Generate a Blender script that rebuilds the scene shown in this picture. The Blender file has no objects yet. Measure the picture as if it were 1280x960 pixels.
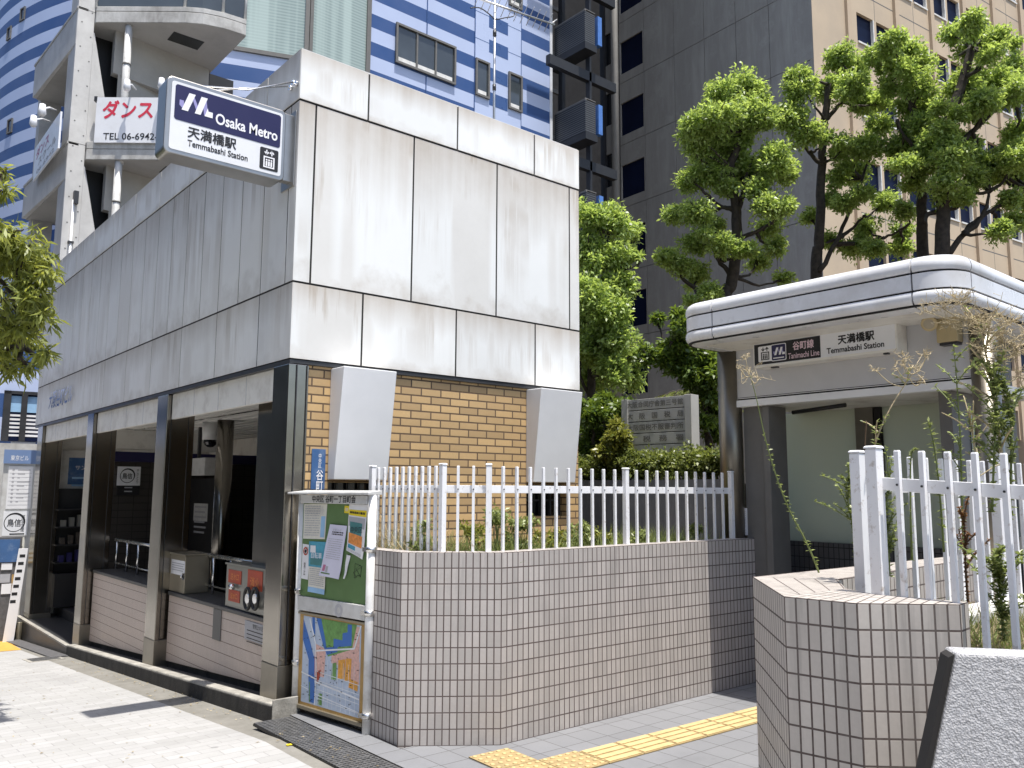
import bpy, bmesh, math, random
import numpy as np
from mathutils import Vector, Matrix
R = math.radians
random.seed(7)
sc = bpy.context.scene
col = sc.collection
W = bpy.data.worlds.new("World"); sc.world = W; W.use_nodes = True

# ------------------------------------------------------------ camera (solved from the vanishing points)
FPX, YAW, PITCH, ROLL, EYE = 1045.0, 0.8720958, 0.1270160, 0.0050342, 1.6
_cy, _sy, _cp, _sp = math.cos(YAW), math.sin(YAW), math.cos(PITCH), math.sin(PITCH)
FW = Vector((_cy*_cp, _sy*_cp, _sp)); _r = Vector((_sy, -_cy, 0)); _u = _r.cross(FW)
RT = _r*math.cos(ROLL) + _u*math.sin(ROLL); UP = -_r*math.sin(ROLL) + _u*math.cos(ROLL)
EY = Vector((0, 0, EYE))
def ray(x, y): return FW*FPX + RT*(x-640) - UP*(y-480)
# measuring helpers: where a line of sight through photo pixel (x, y) meets a real plane
def onp(x, y, n, c):
    d = ray(x, y); n = Vector(n); return EY + d*((c - n.dot(EY))/n.dot(d))
def onX(x, y, c): return onp(x, y, (1, 0, 0), c)
def onY(x, y, c): return onp(x, y, (0, 1, 0), c)
def onZ(x, y, c): return onp(x, y, (0, 0, 1), c)
def onD(x, y, t): return EY + ray(x, y)*(t/FPX)
def gz(Y): return 0.0 if Y < 5.3 else -.07*(min(Y, 40)-5.3)
def onG(x, y, up=0):
    p = onZ(x, y, up)
    return p if p.y < 5.3 else onp(x, y, (0, .07, 1), .07*5.3+up)
V3 = Vector
cam = bpy.data.cameras.new("camera"); co = bpy.data.objects.new("camera", cam); col.objects.link(co)
cam.sensor_width = 36; cam.lens = 36*FPX/1280; cam.clip_start = .05; cam.clip_end = 600
m = Matrix((RT, UP, -FW)).transposed().to_4x4(); m.translation = EY; co.matrix_world = m
sc.camera = co

# ------------------------------------------------------------ light
SUN = Vector((-.012, -.268, 1)).normalized()
sl = bpy.data.lights.new("sun", 'SUN'); so = bpy.data.objects.new("sun", sl); col.objects.link(so)
sl.energy = 4.5; sl.angle = R(.53); sl.color = (1, .955, .89)
so.rotation_euler = (-SUN).to_track_quat('-Z', 'Y').to_euler(); so.location = (0, -8, 30)
nt = W.node_tree; bg = nt.nodes["Background"]; sky = nt.nodes.new("ShaderNodeTexSky")
sky.sky_type = 'NISHITA'; sky.sun_disc = False; sky.sun_elevation = math.asin(SUN.z)
sky.sun_rotation = R(180); sky.air_density = 1.0; sky.dust_density = 2.2; sky.ozone_density = 1
nt.links.new(sky.outputs[0], bg.inputs[0]); bg.inputs[1].default_value = .145
sc.view_settings.view_transform = 'Standard'; sc.view_settings.look = 'None'
sc.view_settings.exposure = .58; sc.view_settings.gamma = 1; sc.view_settings.use_curve_mapping = False
sc.render.engine = 'CYCLES'; sc.cycles.use_denoising = True
sc.cycles.max_bounces = 8; sc.cycles.diffuse_bounces = 4; sc.cycles.transparent_max_bounces = 8
sc.cycles.sample_clamp_indirect = 6

# ------------------------------------------------------------ materials
class NT:
    def __init__(s, name):
        s.m = bpy.data.materials.new(name); s.m.use_nodes = True; s.t = s.m.node_tree
        s.b = s.t.nodes["Principled BSDF"]; s.o = s.t.nodes["Material Output"]
    def n(s, ty, **kw):
        q = s.t.nodes.new(ty)
        for k, v in kw.items():
            if k.startswith('i_'):
                key = k[2:]; key = int(key) if key.isdigit() else key.replace('_', ' ')
                if hasattr(v, 'is_output'): s.t.links.new(v, q.inputs[key])
                else: q.inputs[key].default_value = v
            else: setattr(q, k, v)
        return q
    def l(s, a, b): s.t.links.new(a, b)
    def coord(s, kind='Object', scale=(1, 1, 1), add=None):
        c = s.n('ShaderNodeTexCoord').outputs[kind]
        if add is not None: c = s.n('ShaderNodeVectorMath', operation='ADD', i_0=c, i_1=add).outputs[0]
        if scale != (1, 1, 1): c = s.n('ShaderNodeMapping', i_Vector=c, i_Scale=scale).outputs[0]
        return c
    def noise(s, vec, scale, detail=4, rough=.55):
        return s.n('ShaderNodeTexNoise', i_Vector=vec, i_Scale=scale, i_Detail=detail, i_Roughness=rough).outputs['Fac']
    def ramp(s, fac, a, b, lo=0., hi=1.):
        q = s.n('ShaderNodeMapRange', clamp=True); s.l(fac, q.inputs[0])
        for i, v in zip((1, 2, 3, 4), (a, b, lo, hi)): q.inputs[i].default_value = v
        return q.outputs[0]
    def mix(s, fac, a, b, mode='MIX'):
        q = s.n('ShaderNodeMix', data_type='RGBA', blend_type=mode)
        for i, v in ((0, fac), (6, a), (7, b)):
            if hasattr(v, 'is_output'): s.l(v, q.inputs[i])
            else: q.inputs[i].default_value = v if i == 0 else (*v, 1) if len(v) == 3 else v
        return q.outputs[2]
    def mul(s, a, b, op='MULTIPLY'):
        q = s.n('ShaderNodeMath', operation=op)
        for i, v in ((0, a), (1, b)):
            if hasattr(v, 'is_output'): s.l(v, q.inputs[i])
            else: q.inputs[i].default_value = v
        return q.outputs[0]
    def bump(s, h, strength=.3, dist=.01):
        q = s.n('ShaderNodeBump', i_Height=h, i_Strength=strength, i_Distance=dist); s.l(q.outputs[0], s.b.inputs['Normal'])
    def base(s, v):
        if hasattr(v, 'is_output'): s.l(v, s.b.inputs['Base Color'])
        else: s.b.inputs['Base Color'].default_value = (*v, 1)
    def set(s, rough=.6, metal=0, spec=.5):
        for k, v in (('Roughness', rough), ('Metallic', metal), ('Specular IOR Level', spec)):
            if hasattr(v, 'is_output'): s.l(v, s.b.inputs[k])
            else: s.b.inputs[k].default_value = v
def surf(name, c, rough=.6, metal=0, var=.15, vs=6, dirt=None, ds=1.5, bump=0, bs=40, spec=.5):
    q = NT(name); v = q.coord()
    k = q.noise(v, vs, 5, .6)
    cc = q.mix(q.ramp(k, .3, .7), tuple(x*(1-var) for x in c), tuple(min(1, x*(1+var)) for x in c))
    if dirt:
        d = q.ramp(q.noise(v, ds, 6, .65), .48, .72); cc = q.mix(q.mul(d, .7), cc, dirt)
    q.base(cc); q.set(q.ramp(k, .2, .8, max(.02, rough-.08), min(1, rough+.08)), metal, spec)
    if bump: q.bump(q.noise(v, bs, 5, .6), bump, .01)
    return q.m
M = {}
def plain(name, c, rough=.5, metal=0, **k): M[name] = surf(name, c, rough, metal, **k); return M[name]

def cladding(name, c, stain, amt):
    q = NT(name); rnd = q.n('ShaderNodeObjectInfo').outputs['Random']
    off = q.n('ShaderNodeCombineXYZ', i_X=q.mul(rnd, 37.), i_Y=q.mul(rnd, 11.), i_Z=0.).outputs[0]
    ob = q.coord(add=off); g = q.n('ShaderNodeSeparateXYZ', i_0=q.coord('Generated')).outputs[2]
    st = q.n('ShaderNodeMapping', i_Vector=ob, i_Scale=(7, 7, .35)).outputs[0]
    a = q.ramp(q.noise(st, 1.0, 6, .65), .47, .57)                       # narrow run-off streaks
    st2 = q.n('ShaderNodeMapping', i_Vector=ob, i_Scale=(2.2, 2.2, .10)).outputs[0]
    b = q.ramp(q.noise(st2, 1.0, 3, .5), .50, .58)                     # broad water tracks
    edge = q.ramp(q.mul(g, q.mul(q.noise(st, 1.3, 4), .5), 'ADD'), .75, 1.35)   # soot under the top edge
    low = q.ramp(q.mul(g, q.mul(q.noise(ob, 5., 4), .5), 'ADD'), .42, .2)         # rising dirt at foot
    top = q.ramp(g, .1, 1., .25, 1.1)
    f = q.mul(q.mul(q.mul(a, top), q.ramp(q.noise(ob, .9, 3), .42, .62)), .8)
    f = q.mul(f, q.mul(b, .27), 'MAXIMUM'); f = q.mul(f, q.mul(edge, .8), 'MAXIMUM'); f = q.mul(f, q.mul(low, .45), 'MAXIMUM')
    f = q.mul(f, amt)
    tone = q.ramp(rnd, 0, 1, .93, 1.05)
    cc = q.mix(f, c, stain); cc = q.mix(1., cc, q.n('ShaderNodeCombineColor', i_0=tone, i_1=tone, i_2=tone).outputs[0], 'MULTIPLY')
    cc = q.mix(q.ramp(q.noise(ob, 2.5, 6, .7), .35, .75, 0, .22), cc, (.9, .9, .88))
    q.base(cc); q.set(q.ramp(f, 0, 1, .42, .65), 0, .3); q.bump(q.noise(ob, 1.2, 2), .05, .02)
    return q.m
M['cladding'] = cladding('cladding', (.80, .81, .79), (.42, .355, .28), 1.05)
M['cladding_shaded'] = cladding('cladding_shaded', (.76, .765, .75), (.34, .305, .26), .95)  # dirtier copy of cladding with the street side's shade put into its colours

def tile(name, w, h, mortar, c1, c2, mc, offset=0., rough=.45, dirt=.25, uv='UV', bump=.5, bias=0., bd=.004, foot=0):
    q = NT(name); v = q.n('ShaderNodeTexCoord').outputs[uv]; ob = q.coord()
    b = q.n('ShaderNodeTexBrick', offset=offset, squash=1, i_Vector=v, i_Scale=1., i_Mortar_Size=mortar, i_Mortar_Smooth=.1,
            i_Bias=bias, i_Brick_Width=w, i_Row_Height=h, i_Color1=(*c1, 1), i_Color2=(*c2, 1), i_Mortar=(*mc, 1))
    k = q.noise(ob, 1.6, 7, .7)
    cc = q.mix(q.ramp(k, .42, .78, 0, dirt), b.outputs['Color'], tuple(x*.45 for x in c1))
    cc = q.mix(q.ramp(q.noise(ob, 60, 4), .3, .7, 0, .18), cc, tuple(x*.7 for x in c2))
    if foot:
        vv = q.n('ShaderNodeSeparateXYZ', i_0=v).outputs[1]
        ft = q.ramp(q.mul(vv, q.mul(q.noise(ob, 5., 5, .7), .5), 'ADD'), foot+.42, foot+.12)
        dr = q.ramp(q.noise(q.n('ShaderNodeMapping', i_Vector=ob, i_Scale=(9, 9, .5)).outputs[0], 1., 5, .65), .52, .72)
        dr = q.mul(dr, q.ramp(vv, -.75, .0, 0, .7)); cc = q.mix(q.mul(q.mul(ft, .75), dr, 'MAXIMUM'), cc, tuple(x*.33 for x in c1))
    if name.startswith('paver'):                                       # old gum and small stains
        vo = q.n('ShaderNodeTexVoronoi', i_Vector=ob, i_Scale=3.1).outputs['Distance']
        cc = q.mix(q.mul(q.ramp(vo, .085, .06, 0, .6), q.ramp(q.noise(ob, .7, 2), .5, .55)), cc, tuple(x*.35 for x in c1))
        cc = q.mix(q.ramp(q.noise(ob, .55, 8, .75), .52, .68, 0, .35), cc, tuple(x*.55 for x in c1))
    q.base(cc); q.set(q.ramp(b.outputs['Fac'], 0, 1, rough, .9))
    hgt = q.mul(q.mul(b.outputs['Fac'], -1.), q.mul(q.noise(ob, 90, 3), .12), 'ADD')
    q.bump(hgt, bump, bd)
    return q.m
M['tile_wall'] = tile('tile_wall', .0468, .1, .0042, (.535, .495, .465), (.435, .405, .38), (.075, .05, .045), dirt=.4, foot=-1.3)
M['tile_wall_pale'] = tile('tile_wall_pale', .0502, .098, .0042, (.56, .52, .475), (.49, .45, .41), (.07, .048, .042), dirt=.3, foot=-1.3)
M['dark_tile'] = tile('dark_tile', .05, .1, .004, (.10, .10, .105), (.085, .085, .09), (.02, .02, .02))
M['brick'] = tile('brick', .205, .0668, .0068, (.65, .44, .21), (.44, .30, .15), (.09, .06, .042), offset=.5, rough=.55, dirt=.25, bump=.6, bd=.006)
M['ribbed_tile'] = tile('ribbed_tile', .022, .098, .0032, (.70, .585, .51), (.66, .55, .48), (.20, .15, .125), rough=.35, dirt=.3)
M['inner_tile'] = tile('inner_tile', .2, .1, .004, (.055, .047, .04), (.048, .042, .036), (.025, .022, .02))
M['paver_pale'] = tile('paver_pale', .2, .1, .003, (.42, .417, .41), (.36, .357, .345), (.29, .285, .275), offset=.5, rough=.85, dirt=.3, bump=.4)
M['paver_grey'] = tile('paver_grey', .2, .2, .0035, (.215, .22, .232), (.185, .19, .20), (.10, .10, .10), rough=.7, dirt=.2, bump=.4)
M['panel_dark'] = None
def grime(name, c, c2, rough=.7, sc1=3., streak=(5, 5, .6), bump=.15, metal=0):
    q = NT(name); ob = q.coord(); st = q.n('ShaderNodeMapping', i_Vector=ob, i_Scale=streak).outputs[0]
    a = q.ramp(q.noise(st, 1., 6, .65), .42, .68); b = q.ramp(q.noise(ob, sc1, 7, .7), .4, .7)
    q.base(q.mix(q.mul(a, b, 'MAXIMUM'), c, c2)); q.set(rough, metal); q.bump(q.noise(ob, 30, 6, .7), bump, .01)
    return q.m
M['concrete'] = grime('concrete', (.62, .61, .585), (.46, .45, .43), .75, 1.2, (1.2, 1.2, .5), .1)
M['concrete_edge'] = grime('concrete_edge', (.56, .555, .53), (.30, .29, .27), .8, 2, (2.5, 2.5, .8), .1)
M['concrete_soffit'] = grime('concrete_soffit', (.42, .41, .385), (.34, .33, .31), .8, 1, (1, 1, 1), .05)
M['kerb_stone'] = grime('kerb_stone', (.05, .047, .042), (.014, .013, .013), .85, 5, (6, 6, 1.2), .6)
M['kerb_top'] = grime('kerb_top', (.42, .40, .355), (.20, .19, .165), .85, 6, (4, 4, 4), .5)
M['gutter'] = grime('gutter', (.24, .23, .205), (.17, .162, .14), .85, 4, (3, 3, 3), .3)
M['asphalt'] = surf('asphalt', (.055, .055, .056), .9, var=.3, vs=25, bump=.4, bs=120)
M['road'] = surf('road', (.06, .06, .062), .9, var=.25, vs=12, bump=.4, bs=150)
M['soil'] = surf('soil', (.10, .078, .052), .95, var=.45, vs=18, bump=.8, bs=30)
M['granite_block'] = None
def granite(name, c1, c2, c3, scale, bump, rough=.75):
    q = NT(name); ob = q.coord(); v = q.n('ShaderNodeTexVoronoi', i_Vector=ob, i_Scale=scale).outputs['Distance']
    n = q.noise(ob, scale*.55, 6, .7); cc = q.mix(q.ramp(n, .42, .6), c1, c2); cc = q.mix(q.ramp(v, .12, .0, 0, .7), cc, c3); cc = q.mix(q.ramp(q.noise(ob, 3.2, 7, .7), .45, .72, 0, .45), cc, tuple(x*.6 for x in c1))
    q.base(cc); q.set(rough); q.bump(q.mul(q.noise(ob, scale*.28, 5, .6), q.mul(v, .3), 'ADD'), bump, .02); return q.m
M['granite_rough'] = granite('granite_rough', (.40, .40, .41), (.54, .54, .55), (.17, .17, .17), 150, .75)
M['granite_dark'] = granite('granite_dark', (.03, .03, .032), (.06, .06, .062), (.14, .14, .14), 220, .1, .4)
M['retaining'] = grime('retaining', (.165, .17, .18), (.24, .245, .255), .75, 3, (12, 12, .9), .25)
def steel(name, c, rough, sc=(2, 2, 160), aniso=.0):
    q = NT(name); ob = q.coord(); st = q.n('ShaderNodeMapping', i_Vector=ob, i_Scale=sc).outputs[0]
    a = q.noise(st, 1., 4, .6); b = q.noise(ob, 1.7, 5, .65)
    q.base(q.mix(q.ramp(b, .35, .7), c, tuple(x*.72 for x in c))); q.set(q.ramp(a, .3, .7, rough-.012, rough+.012), 1.)
    q.bump(q.noise(ob, 1.6, 2), .06, .03); return q.m
M['stainless'] = steel('stainless', (.34, .315, .275), .20, (1, 1, 6))
M['stainless_satin'] = steel('stainless_satin', (.31, .285, .24), .38, (1, 1, 6))
M['sign_frame'] = steel('sign_frame', (.47, .455, .43), .38, (2, 2, 60))
M['rail_metal'] = surf('rail_metal', (.72, .71, .69), .25, 1., var=.05)
plain('header_panel', (.56, .56, .57), .4, var=.03)
plain('white_panel', (.74, .75, .77), .3, var=.03, dirt=(.45, .42, .38), ds=1.2)
plain('hood_metal', (.80, .805, .81), .42, metal=0, var=.05, vs=2, bump=.03, bs=3)
plain('cream', (.80, .78, .72), .5, var=.05, vs=3, dirt=(.5, .46, .40), ds=4)
plain('ceiling', (.74, .72, .67), .6, var=.05)
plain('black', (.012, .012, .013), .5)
plain('joint', (.02, .018, .017), .9)
plain('dark_frame', (.035, .035, .037), .4)
def fencepaint():
    q = NT('fence_paint'); ob = q.coord(); k = q.noise(ob, 22, 6, .7)
    q.base(q.mix(q.ramp(k, .57, .72, 0, .8), (.82, .825, .84), (.36, .29, .22))); q.set(.38); q.bump(k, .1, .004); return q.m
M['fence_paint'] = fencepaint()
plain('post_white', (.74, .74, .73), .45, var=.05, dirt=(.42, .38, .33), ds=7)
plain('navy', (.018, .016, .075), .35, var=.05)
plain('sign_white', (.80, .81, .83), .35, var=.02, dirt=(.68, .68, .68), ds=3)
plain('lilac', (.32, .30, .56), .4, var=.03)
plain('ink', (.012, .012, .014), .5, var=0)
plain('white_ink', (.85, .85, .87), .5, var=0)
plain('red_ink', (.62, .035, .07), .5, var=.05)
plain('pink_ink', (.50, .19, .30), .5, var=0)
plain('soft_pink', (.74, .56, .63), .5, var=0)
plain('across_wall', (.14,.138,.13), .7, var=.1, vs=.4)
plain('board_green', (.105, .185, .065), .75, var=.12, vs=4, dirt=(.14, .22, .09), ds=3)
plain('board_grey', (.56, .56, .545), .45, var=.05, dirt=(.36, .34, .31), ds=5)
plain('paper', (.76, .76, .77), .7, var=.03); plain('paper_lilac', (.66, .65, .77), .7, var=.04); plain('paper_beige', (.70, .68, .60), .7, var=.06, vs=30)
plain('print_blue', (.075, .33, .45), .6, var=.2, vs=25); plain('print_yellow', (.80, .62, .02), .6, var=.08); plain('print_orange', (.75, .28, .07), .6, var=.3, vs=40)
plain('print_teal', (.07, .22, .22), .6, var=.2); plain('print_sky', (.30, .50, .72), .6, var=.1); plain('print_grey', (.40, .40, .42), .6, var=.1)
plain('map_base', (.50, .58, .70), .6, var=.08, vs=40); plain('map_blue', (.05, .16, .48), .6, var=.1); plain('map_green', (.15, .32, .09), .6, var=.3, vs=30)
plain('map_orange', (.76, .36, .06), .6, var=.2, vs=40); plain('map_pink', (.72, .44, .38), .6, var=.2, vs=60); plain('map_road', (.78, .80, .83), .6)
plain('wood', (.42, .26, .085), .55, var=.2, vs=9)
plain('tactile', (.52, .395, .19), .75, var=.14, vs=14, dirt=(.42, .33, .17), ds=5, bump=.2); plain('tactile_base', (.36, .265, .125), .8, var=.2, vs=14, dirt=(.28, .22, .12), ds=6)
plain('street_yellow', (.60, .33, .06), .7, var=.1)
plain('blue_plate', (.045, .115, .27), .35, var=.12, dirt=(.22, .30, .42), ds=8)
plain('blue_header', (.16, .24, .42), .35, var=.04)
plain('red_label', (.42, .055, .02), .5, var=.15)
plain('cabinet', (.30, .295, .265), .35, .7, var=.08); plain('cabinet_tan', (.31, .275, .205), .35, .6, var=.1)
plain('box_tan', (.46, .37, .20), .5, var=.1)
plain('bronze', (.40, .39, .36), .45, .0, var=.1, vs=3); plain('bronze_letter', (.16, .155, .14), .45, .2)
plain('letter_metal', (.30, .30, .32), .2, 1., var=0); plain('chrome', (.75, .75, .76), .12, 1., var=0)
plain('grate_metal', (.25, .25, .25), .45, .8, var=.25, vs=30); plain('plate_dark', (.10, .098, .10), .7, var=.25, vs=20, bump=.3, bs=60)
plain('tower_light', (.50, .58, .78), .3, var=.02, vs=1); plain('tower_blue', (.045, .10, .26), .3, var=.05)
plain('antenna_metal', (.5, .5, .5), .4, .9)
plain('escape_black', (.018, .019, .021), .5, var=.2); plain('escape_blue', (.08, .20, .52), .4)
plain('beige_wall', (.54, .435, .31), .8, var=.06, vs=.6, dirt=(.44, .36, .27), ds=.4); plain('beige_pier', (.52, .41, .29), .8, var=.06, vs=.6)
plain('dark_trim', (.15, .145, .135), .6, var=.1)
plain('beige_mullion', (.75, .74, .70), .5)
def darkpanel():
    q = NT('dark_panel'); ob = q.coord(); st = q.n('ShaderNodeMapping', i_Vector=ob, i_Scale=(1, 2.2, .35)).outputs[0]
    a = q.ramp(q.noise(st, 1., 6, .7), .45, .75); b = q.ramp(q.noise(ob, .9, 8, .75), .5, .72)
    q.base(q.mix(q.mul(a, b, 'MAXIMUM'), (.30, .285, .255), (.40, .385, .345))); q.set(.6); return q.m
M['dark_panel'] = darkpanel()
def bands(name, off):
    q = NT(name); z = q.n('ShaderNodeSeparateXYZ', i_0=q.n('ShaderNodeNewGeometry').outputs['Position']).outputs[2]
    f = q.n('ShaderNodeMath', operation='FRACT', i_0=q.mul(q.mul(z, off, 'SUBTRACT'), 1/.905)).outputs[0]
    s = q.mul(f, .49, 'LESS_THAN'); ob = q.coord()
    cc = q.mix(s, (.50, .58, .78), (.045, .10, .26)); cc = q.mix(q.ramp(q.noise(ob, .8, 4), .35, .7, 0, .12), cc, (.25, .28, .42))
    q.base(cc); q.set(.45, 0, .18); return q.m
def glass(name, c, rough=.06, spec=.8):
    q = NT(name); ob = q.coord(); k = q.noise(ob, .7, 3); q.base(q.mix(q.ramp(k, .3, .7), c, tuple(x*.6 for x in c))); q.set(rough, 0, spec)
    q.bump(q.noise(ob, .45, 2), .04, .05); return q.m
M['glass_dark'] = glass('glass_dark', (.012, .018, .045)); M['glass_black'] = glass('glass_black', (.006, .006, .007), .12)
M['glass_navy'] = glass('glass_navy', (.009, .014, .040), .3, .06)
M['glass_grey'] = glass('glass_grey', (.075, .09, .10), .1); M['glass_across'] = glass('glass_across', (.02, .024, .028), .3, .15)
def blindglass():
    q = NT('glass_blind'); ob = q.coord(); z = q.n('ShaderNodeSeparateXYZ', i_0=ob).outputs[2]
    w = q.n('ShaderNodeTexWave', wave_type='BANDS', bands_direction='Z', i_Vector=ob, i_Scale=3.4, i_Distortion=.2).outputs['Fac']
    cu = q.n('ShaderNodeTexNoise', i_Vector=q.n('ShaderNodeMapping', i_Vector=ob, i_Scale=(2.6, 2.6, .05)).outputs[0], i_Scale=1., i_Detail=2.).outputs['Fac']
    cc = q.mix(q.ramp(w, .3, .7, 0, .55), (.36, .44, .40), (.22, .28, .26)); cc = q.mix(q.ramp(cu, .5, .62, 0, .5), cc, (.55, .66, .60))
    q.base(cc); q.set(.06, 0, .8); return q.m
M['glass_blind'] = blindglass()
def frosted():
    q = NT('glass_frosted'); t = q.n('ShaderNodeBsdfTranslucent', i_Color=(.82, .87, .77, 1)); d = q.b
    q.base((.52, .55, .47)); q.set(.25, 0, .5)
    mx = q.n('ShaderNodeMixShader', i_0=.5); q.l(d.outputs[0], mx.inputs[1]); q.l(t.outputs[0], mx.inputs[2]); q.l(mx.outputs[0], q.o.inputs[0]); return q.m
M['glass_frosted'] = frosted()
def leafmat(name, a, b, trans, rough=.38, tf=.35):
    q = NT(name); k = q.n('ShaderNodeAttribute', attribute_name='rnd').outputs['Fac']
    cc = q.mix(k, a, b); q.base(cc); q.set(rough, 0, .5)
    t = q.n('ShaderNodeBsdfTranslucent'); q.l(q.mix(k, tuple(x*.7 for x in trans), trans), t.inputs[0])
    mx = q.n('ShaderNodeMixShader', i_0=tf); q.l(q.b.outputs[0], mx.inputs[1]); q.l(t.outputs[0], mx.inputs[2]); q.l(mx.outputs[0], q.o.inputs[0]); return q.m
M['leaf_camphor'] = leafmat('leaf_camphor', (.10, .15, .035), (.44, .56, .19), (.62, .78, .16), tf=.48)
M['leaf_dark'] = leafmat('leaf_dark', (.045, .085, .016), (.17, .25, .045), (.26, .36, .04))
M['leaf_street'] = leafmat('leaf_street', (.10, .14, .035), (.38, .42, .12), (.55, .58, .09), tf=.45)
M['leaf_hedge'] = leafmat('leaf_hedge', (.06, .095, .02), (.30, .33, .10), (.3, .36, .06))
M['leaf_gold'] = leafmat('leaf_gold', (.09, .12, .02), (.33, .32, .06), (.32, .34, .05))
M['leaf_weed'] = leafmat('leaf_weed', (.11, .15, .045), (.40, .45, .17), (.36, .43, .11))
M['leaf_red'] = leafmat('leaf_red', (.20, .07, .03), (.36, .20, .07), (.3, .14, .05))
M['straw'] = leafmat('straw', (.26, .20, .105), (.55, .46, .28), (.4, .33, .18), .6, .2)
M['bark'] = surf('bark', (.045, .036, .028), .9, var=.5, vs=14, bump=.8, bs=25)
M['stem_green'] = surf('stem_green', (.16, .20, .06), .6, var=.2); M['stem_dry'] = surf('stem_dry', (.46, .38, .23), .7, var=.2); M['stem_brown'] = surf('stem_brown', (.12, .075, .04), .8, var=.2)
# ------------------------------------------------------------ geometry helpers
ORG = {}
class Fr:
    """a local frame: u to the right, v up, n out of the surface"""
    def __init__(s, o, u, v=(0, 0, 1)):
        s.o = Vector(o); s.u = Vector(u).normalized(); s.v = Vector(v).normalized(); s.n = s.u.cross(s.v).normalized()
    def p(s, a, b, c=0.): return s.o + s.u*a + s.v*b + s.n*c
    def ab(s, x, y, c=0.):
        d = ray(x, y); q = s.o + s.n*c; t = (q-EY).dot(s.n)/d.dot(s.n); w = EY + d*t - s.o
        return w.dot(s.u), w.dot(s.v)
class MB:
    def __init__(s): s.v = []; s.f = []; s.uv = []; s.mi = []; s.sm = []
    def face(s, pts, uv=None, mi=0, sm=False):
        b = len(s.v); s.v += [tuple(p) for p in pts]; s.f.append(tuple(range(b, b+len(pts))))
        if uv is None:
            n = Vector((0, 0, 0)); P = [Vector(p) for p in pts]
            for i in range(len(P)):
                a, c = P[i], P[(i+1) % len(P)]; n += a.cross(c)
            if n.length > 0: n.normalize()
            if abs(n.z) > .7: uv = [(p.x, p.y) for p in P]
            else:
                t = Vector((0, 0, 1)).cross(n).normalized(); uv = [(p.dot(t), p.z) for p in P]
        s.uv.append(uv); s.mi.append(mi); s.sm.append(sm); return s
    def hexa(s, P, mi=0):
        for q in ((0, 3, 2, 1), (4, 5, 6, 7), (0, 1, 5, 4), (1, 2, 6, 5), (2, 3, 7, 6), (3, 0, 4, 7)): s.face([P[i] for i in q], mi=mi)
        return s
    def box(s, x0, x1, y0, y1, z0, z1, mi=0):
        x0, x1 = min(x0, x1), max(x0, x1); y0, y1 = min(y0, y1), max(y0, y1); z0, z1 = min(z0, z1), max(z0, z1)
        return s.hexa([(x0, y0, z0), (x1, y0, z0), (x1, y1, z0), (x0, y1, z0), (x0, y0, z1), (x1, y0, z1), (x1, y1, z1), (x0, y1, z1)], mi)
    def fbox(s, fr, a0, a1, b0, b1, c0, c1, mi=0):
        P = [fr.p(*q) for q in ((a0, b0, c1), (a1, b0, c1), (a1, b0, c0), (a0, b0, c0), (a0, b1, c1), (a1, b1, c1), (a1, b1, c0), (a0, b1, c0))]
        return s.hexa(P, mi)
    def prism(s, poly, z0, z1, mi=0, top=None, zf=None):
        """poly counter-clockwise in plan"""
        n = len(poly); zb = [z0(p) if callable(z0) else z0 for p in poly]; zt = [z1(p) if callable(z1) else z1 for p in poly]
        B = [(p[0], p[1], z) for p, z in zip(poly, zb)]; T = [(p[0], p[1], z) for p, z in zip(poly, zt)]
        for i in range(n):
            j = (i+1) % n; s.face([B[i], B[j], T[j], T[i]], mi=mi)
        s.face(T, mi=mi if top is None else top); s.face(B[::-1], mi=mi); return s
    def extr(s, fr, poly, c0, c1, mi=0):
        """poly counter-clockwise as seen from outside (u right, v up)"""
        n = len(poly); A = [fr.p(a, b, c0) for a, b in poly]; B = [fr.p(a, b, c1) for a, b in poly]
        s.face(B, mi=mi); s.face(A[::-1], mi=mi)
        for i in range(n):
            j = (i+1) % n; s.face([A[i], A[j], B[j], B[i]], mi=mi)
        return s
    def fquad(s, fr, a0, a1, b0, b1, c=0., mi=0): return s.face([fr.p(a0, b0, c), fr.p(a1, b0, c), fr.p(a1, b1, c), fr.p(a0, b1, c)], mi=mi)
    def fpoly(s, fr, pts, c=0., mi=0): return s.face([fr.p(a, b, c) for a, b in pts], mi=mi)
    def tube(s, pts, rad, n=8, mi=0, cap=True):
        pts = [Vector(p) for p in pts]; k = len(pts)
        if not hasattr(rad, '__len__'): rad = [rad]*k
        t0 = (pts[1]-pts[0]).normalized(); a = Vector((0, 0, 1)) if abs(t0.z) < .9 else Vector((1, 0, 0))
        x = t0.cross(a).normalized(); base = len(s.v)
        for i, p in enumerate(pts):
            t = (pts[min(i+1, k-1)]-pts[max(i-1, 0)])
            t = t.normalized() if t.length > 1e-9 else t0
            x = (x - t*x.dot(t)); x = x.normalized() if x.length > 1e-6 else t.orthogonal().normalized(); y = t.cross(x)
            for j in range(n):
                th = 2*math.pi*j/n; s.v.append(tuple(p + (x*math.cos(th)+y*math.sin(th))*rad[i]))
        for i in range(k-1):
            for j in range(n):
                q = (j+1) % n; s.f.append((base+i*n+j, base+i*n+q, base+(i+1)*n+q, base+(i+1)*n+j))
                s.uv.append([(j/n, i), ((j+1)/n, i), ((j+1)/n, i+1), (j/n, i+1)]); s.mi.append(mi); s.sm.append(True)
        if cap:
            for r, rev in ((0, True), (k-1, False)):
                idx = [base+r*n+j for j in range(n)]
                s.f.append(tuple(idx[::-1] if rev else idx)); s.uv.append([(0, 0)]*n); s.mi.append(mi); s.sm.append(False)
        return s
    def cyl(s, x, y, z0, z1, r, n=20, mi=0): return s.tube([(x, y, z0), (x, y, z1)], r, n, mi)
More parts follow.
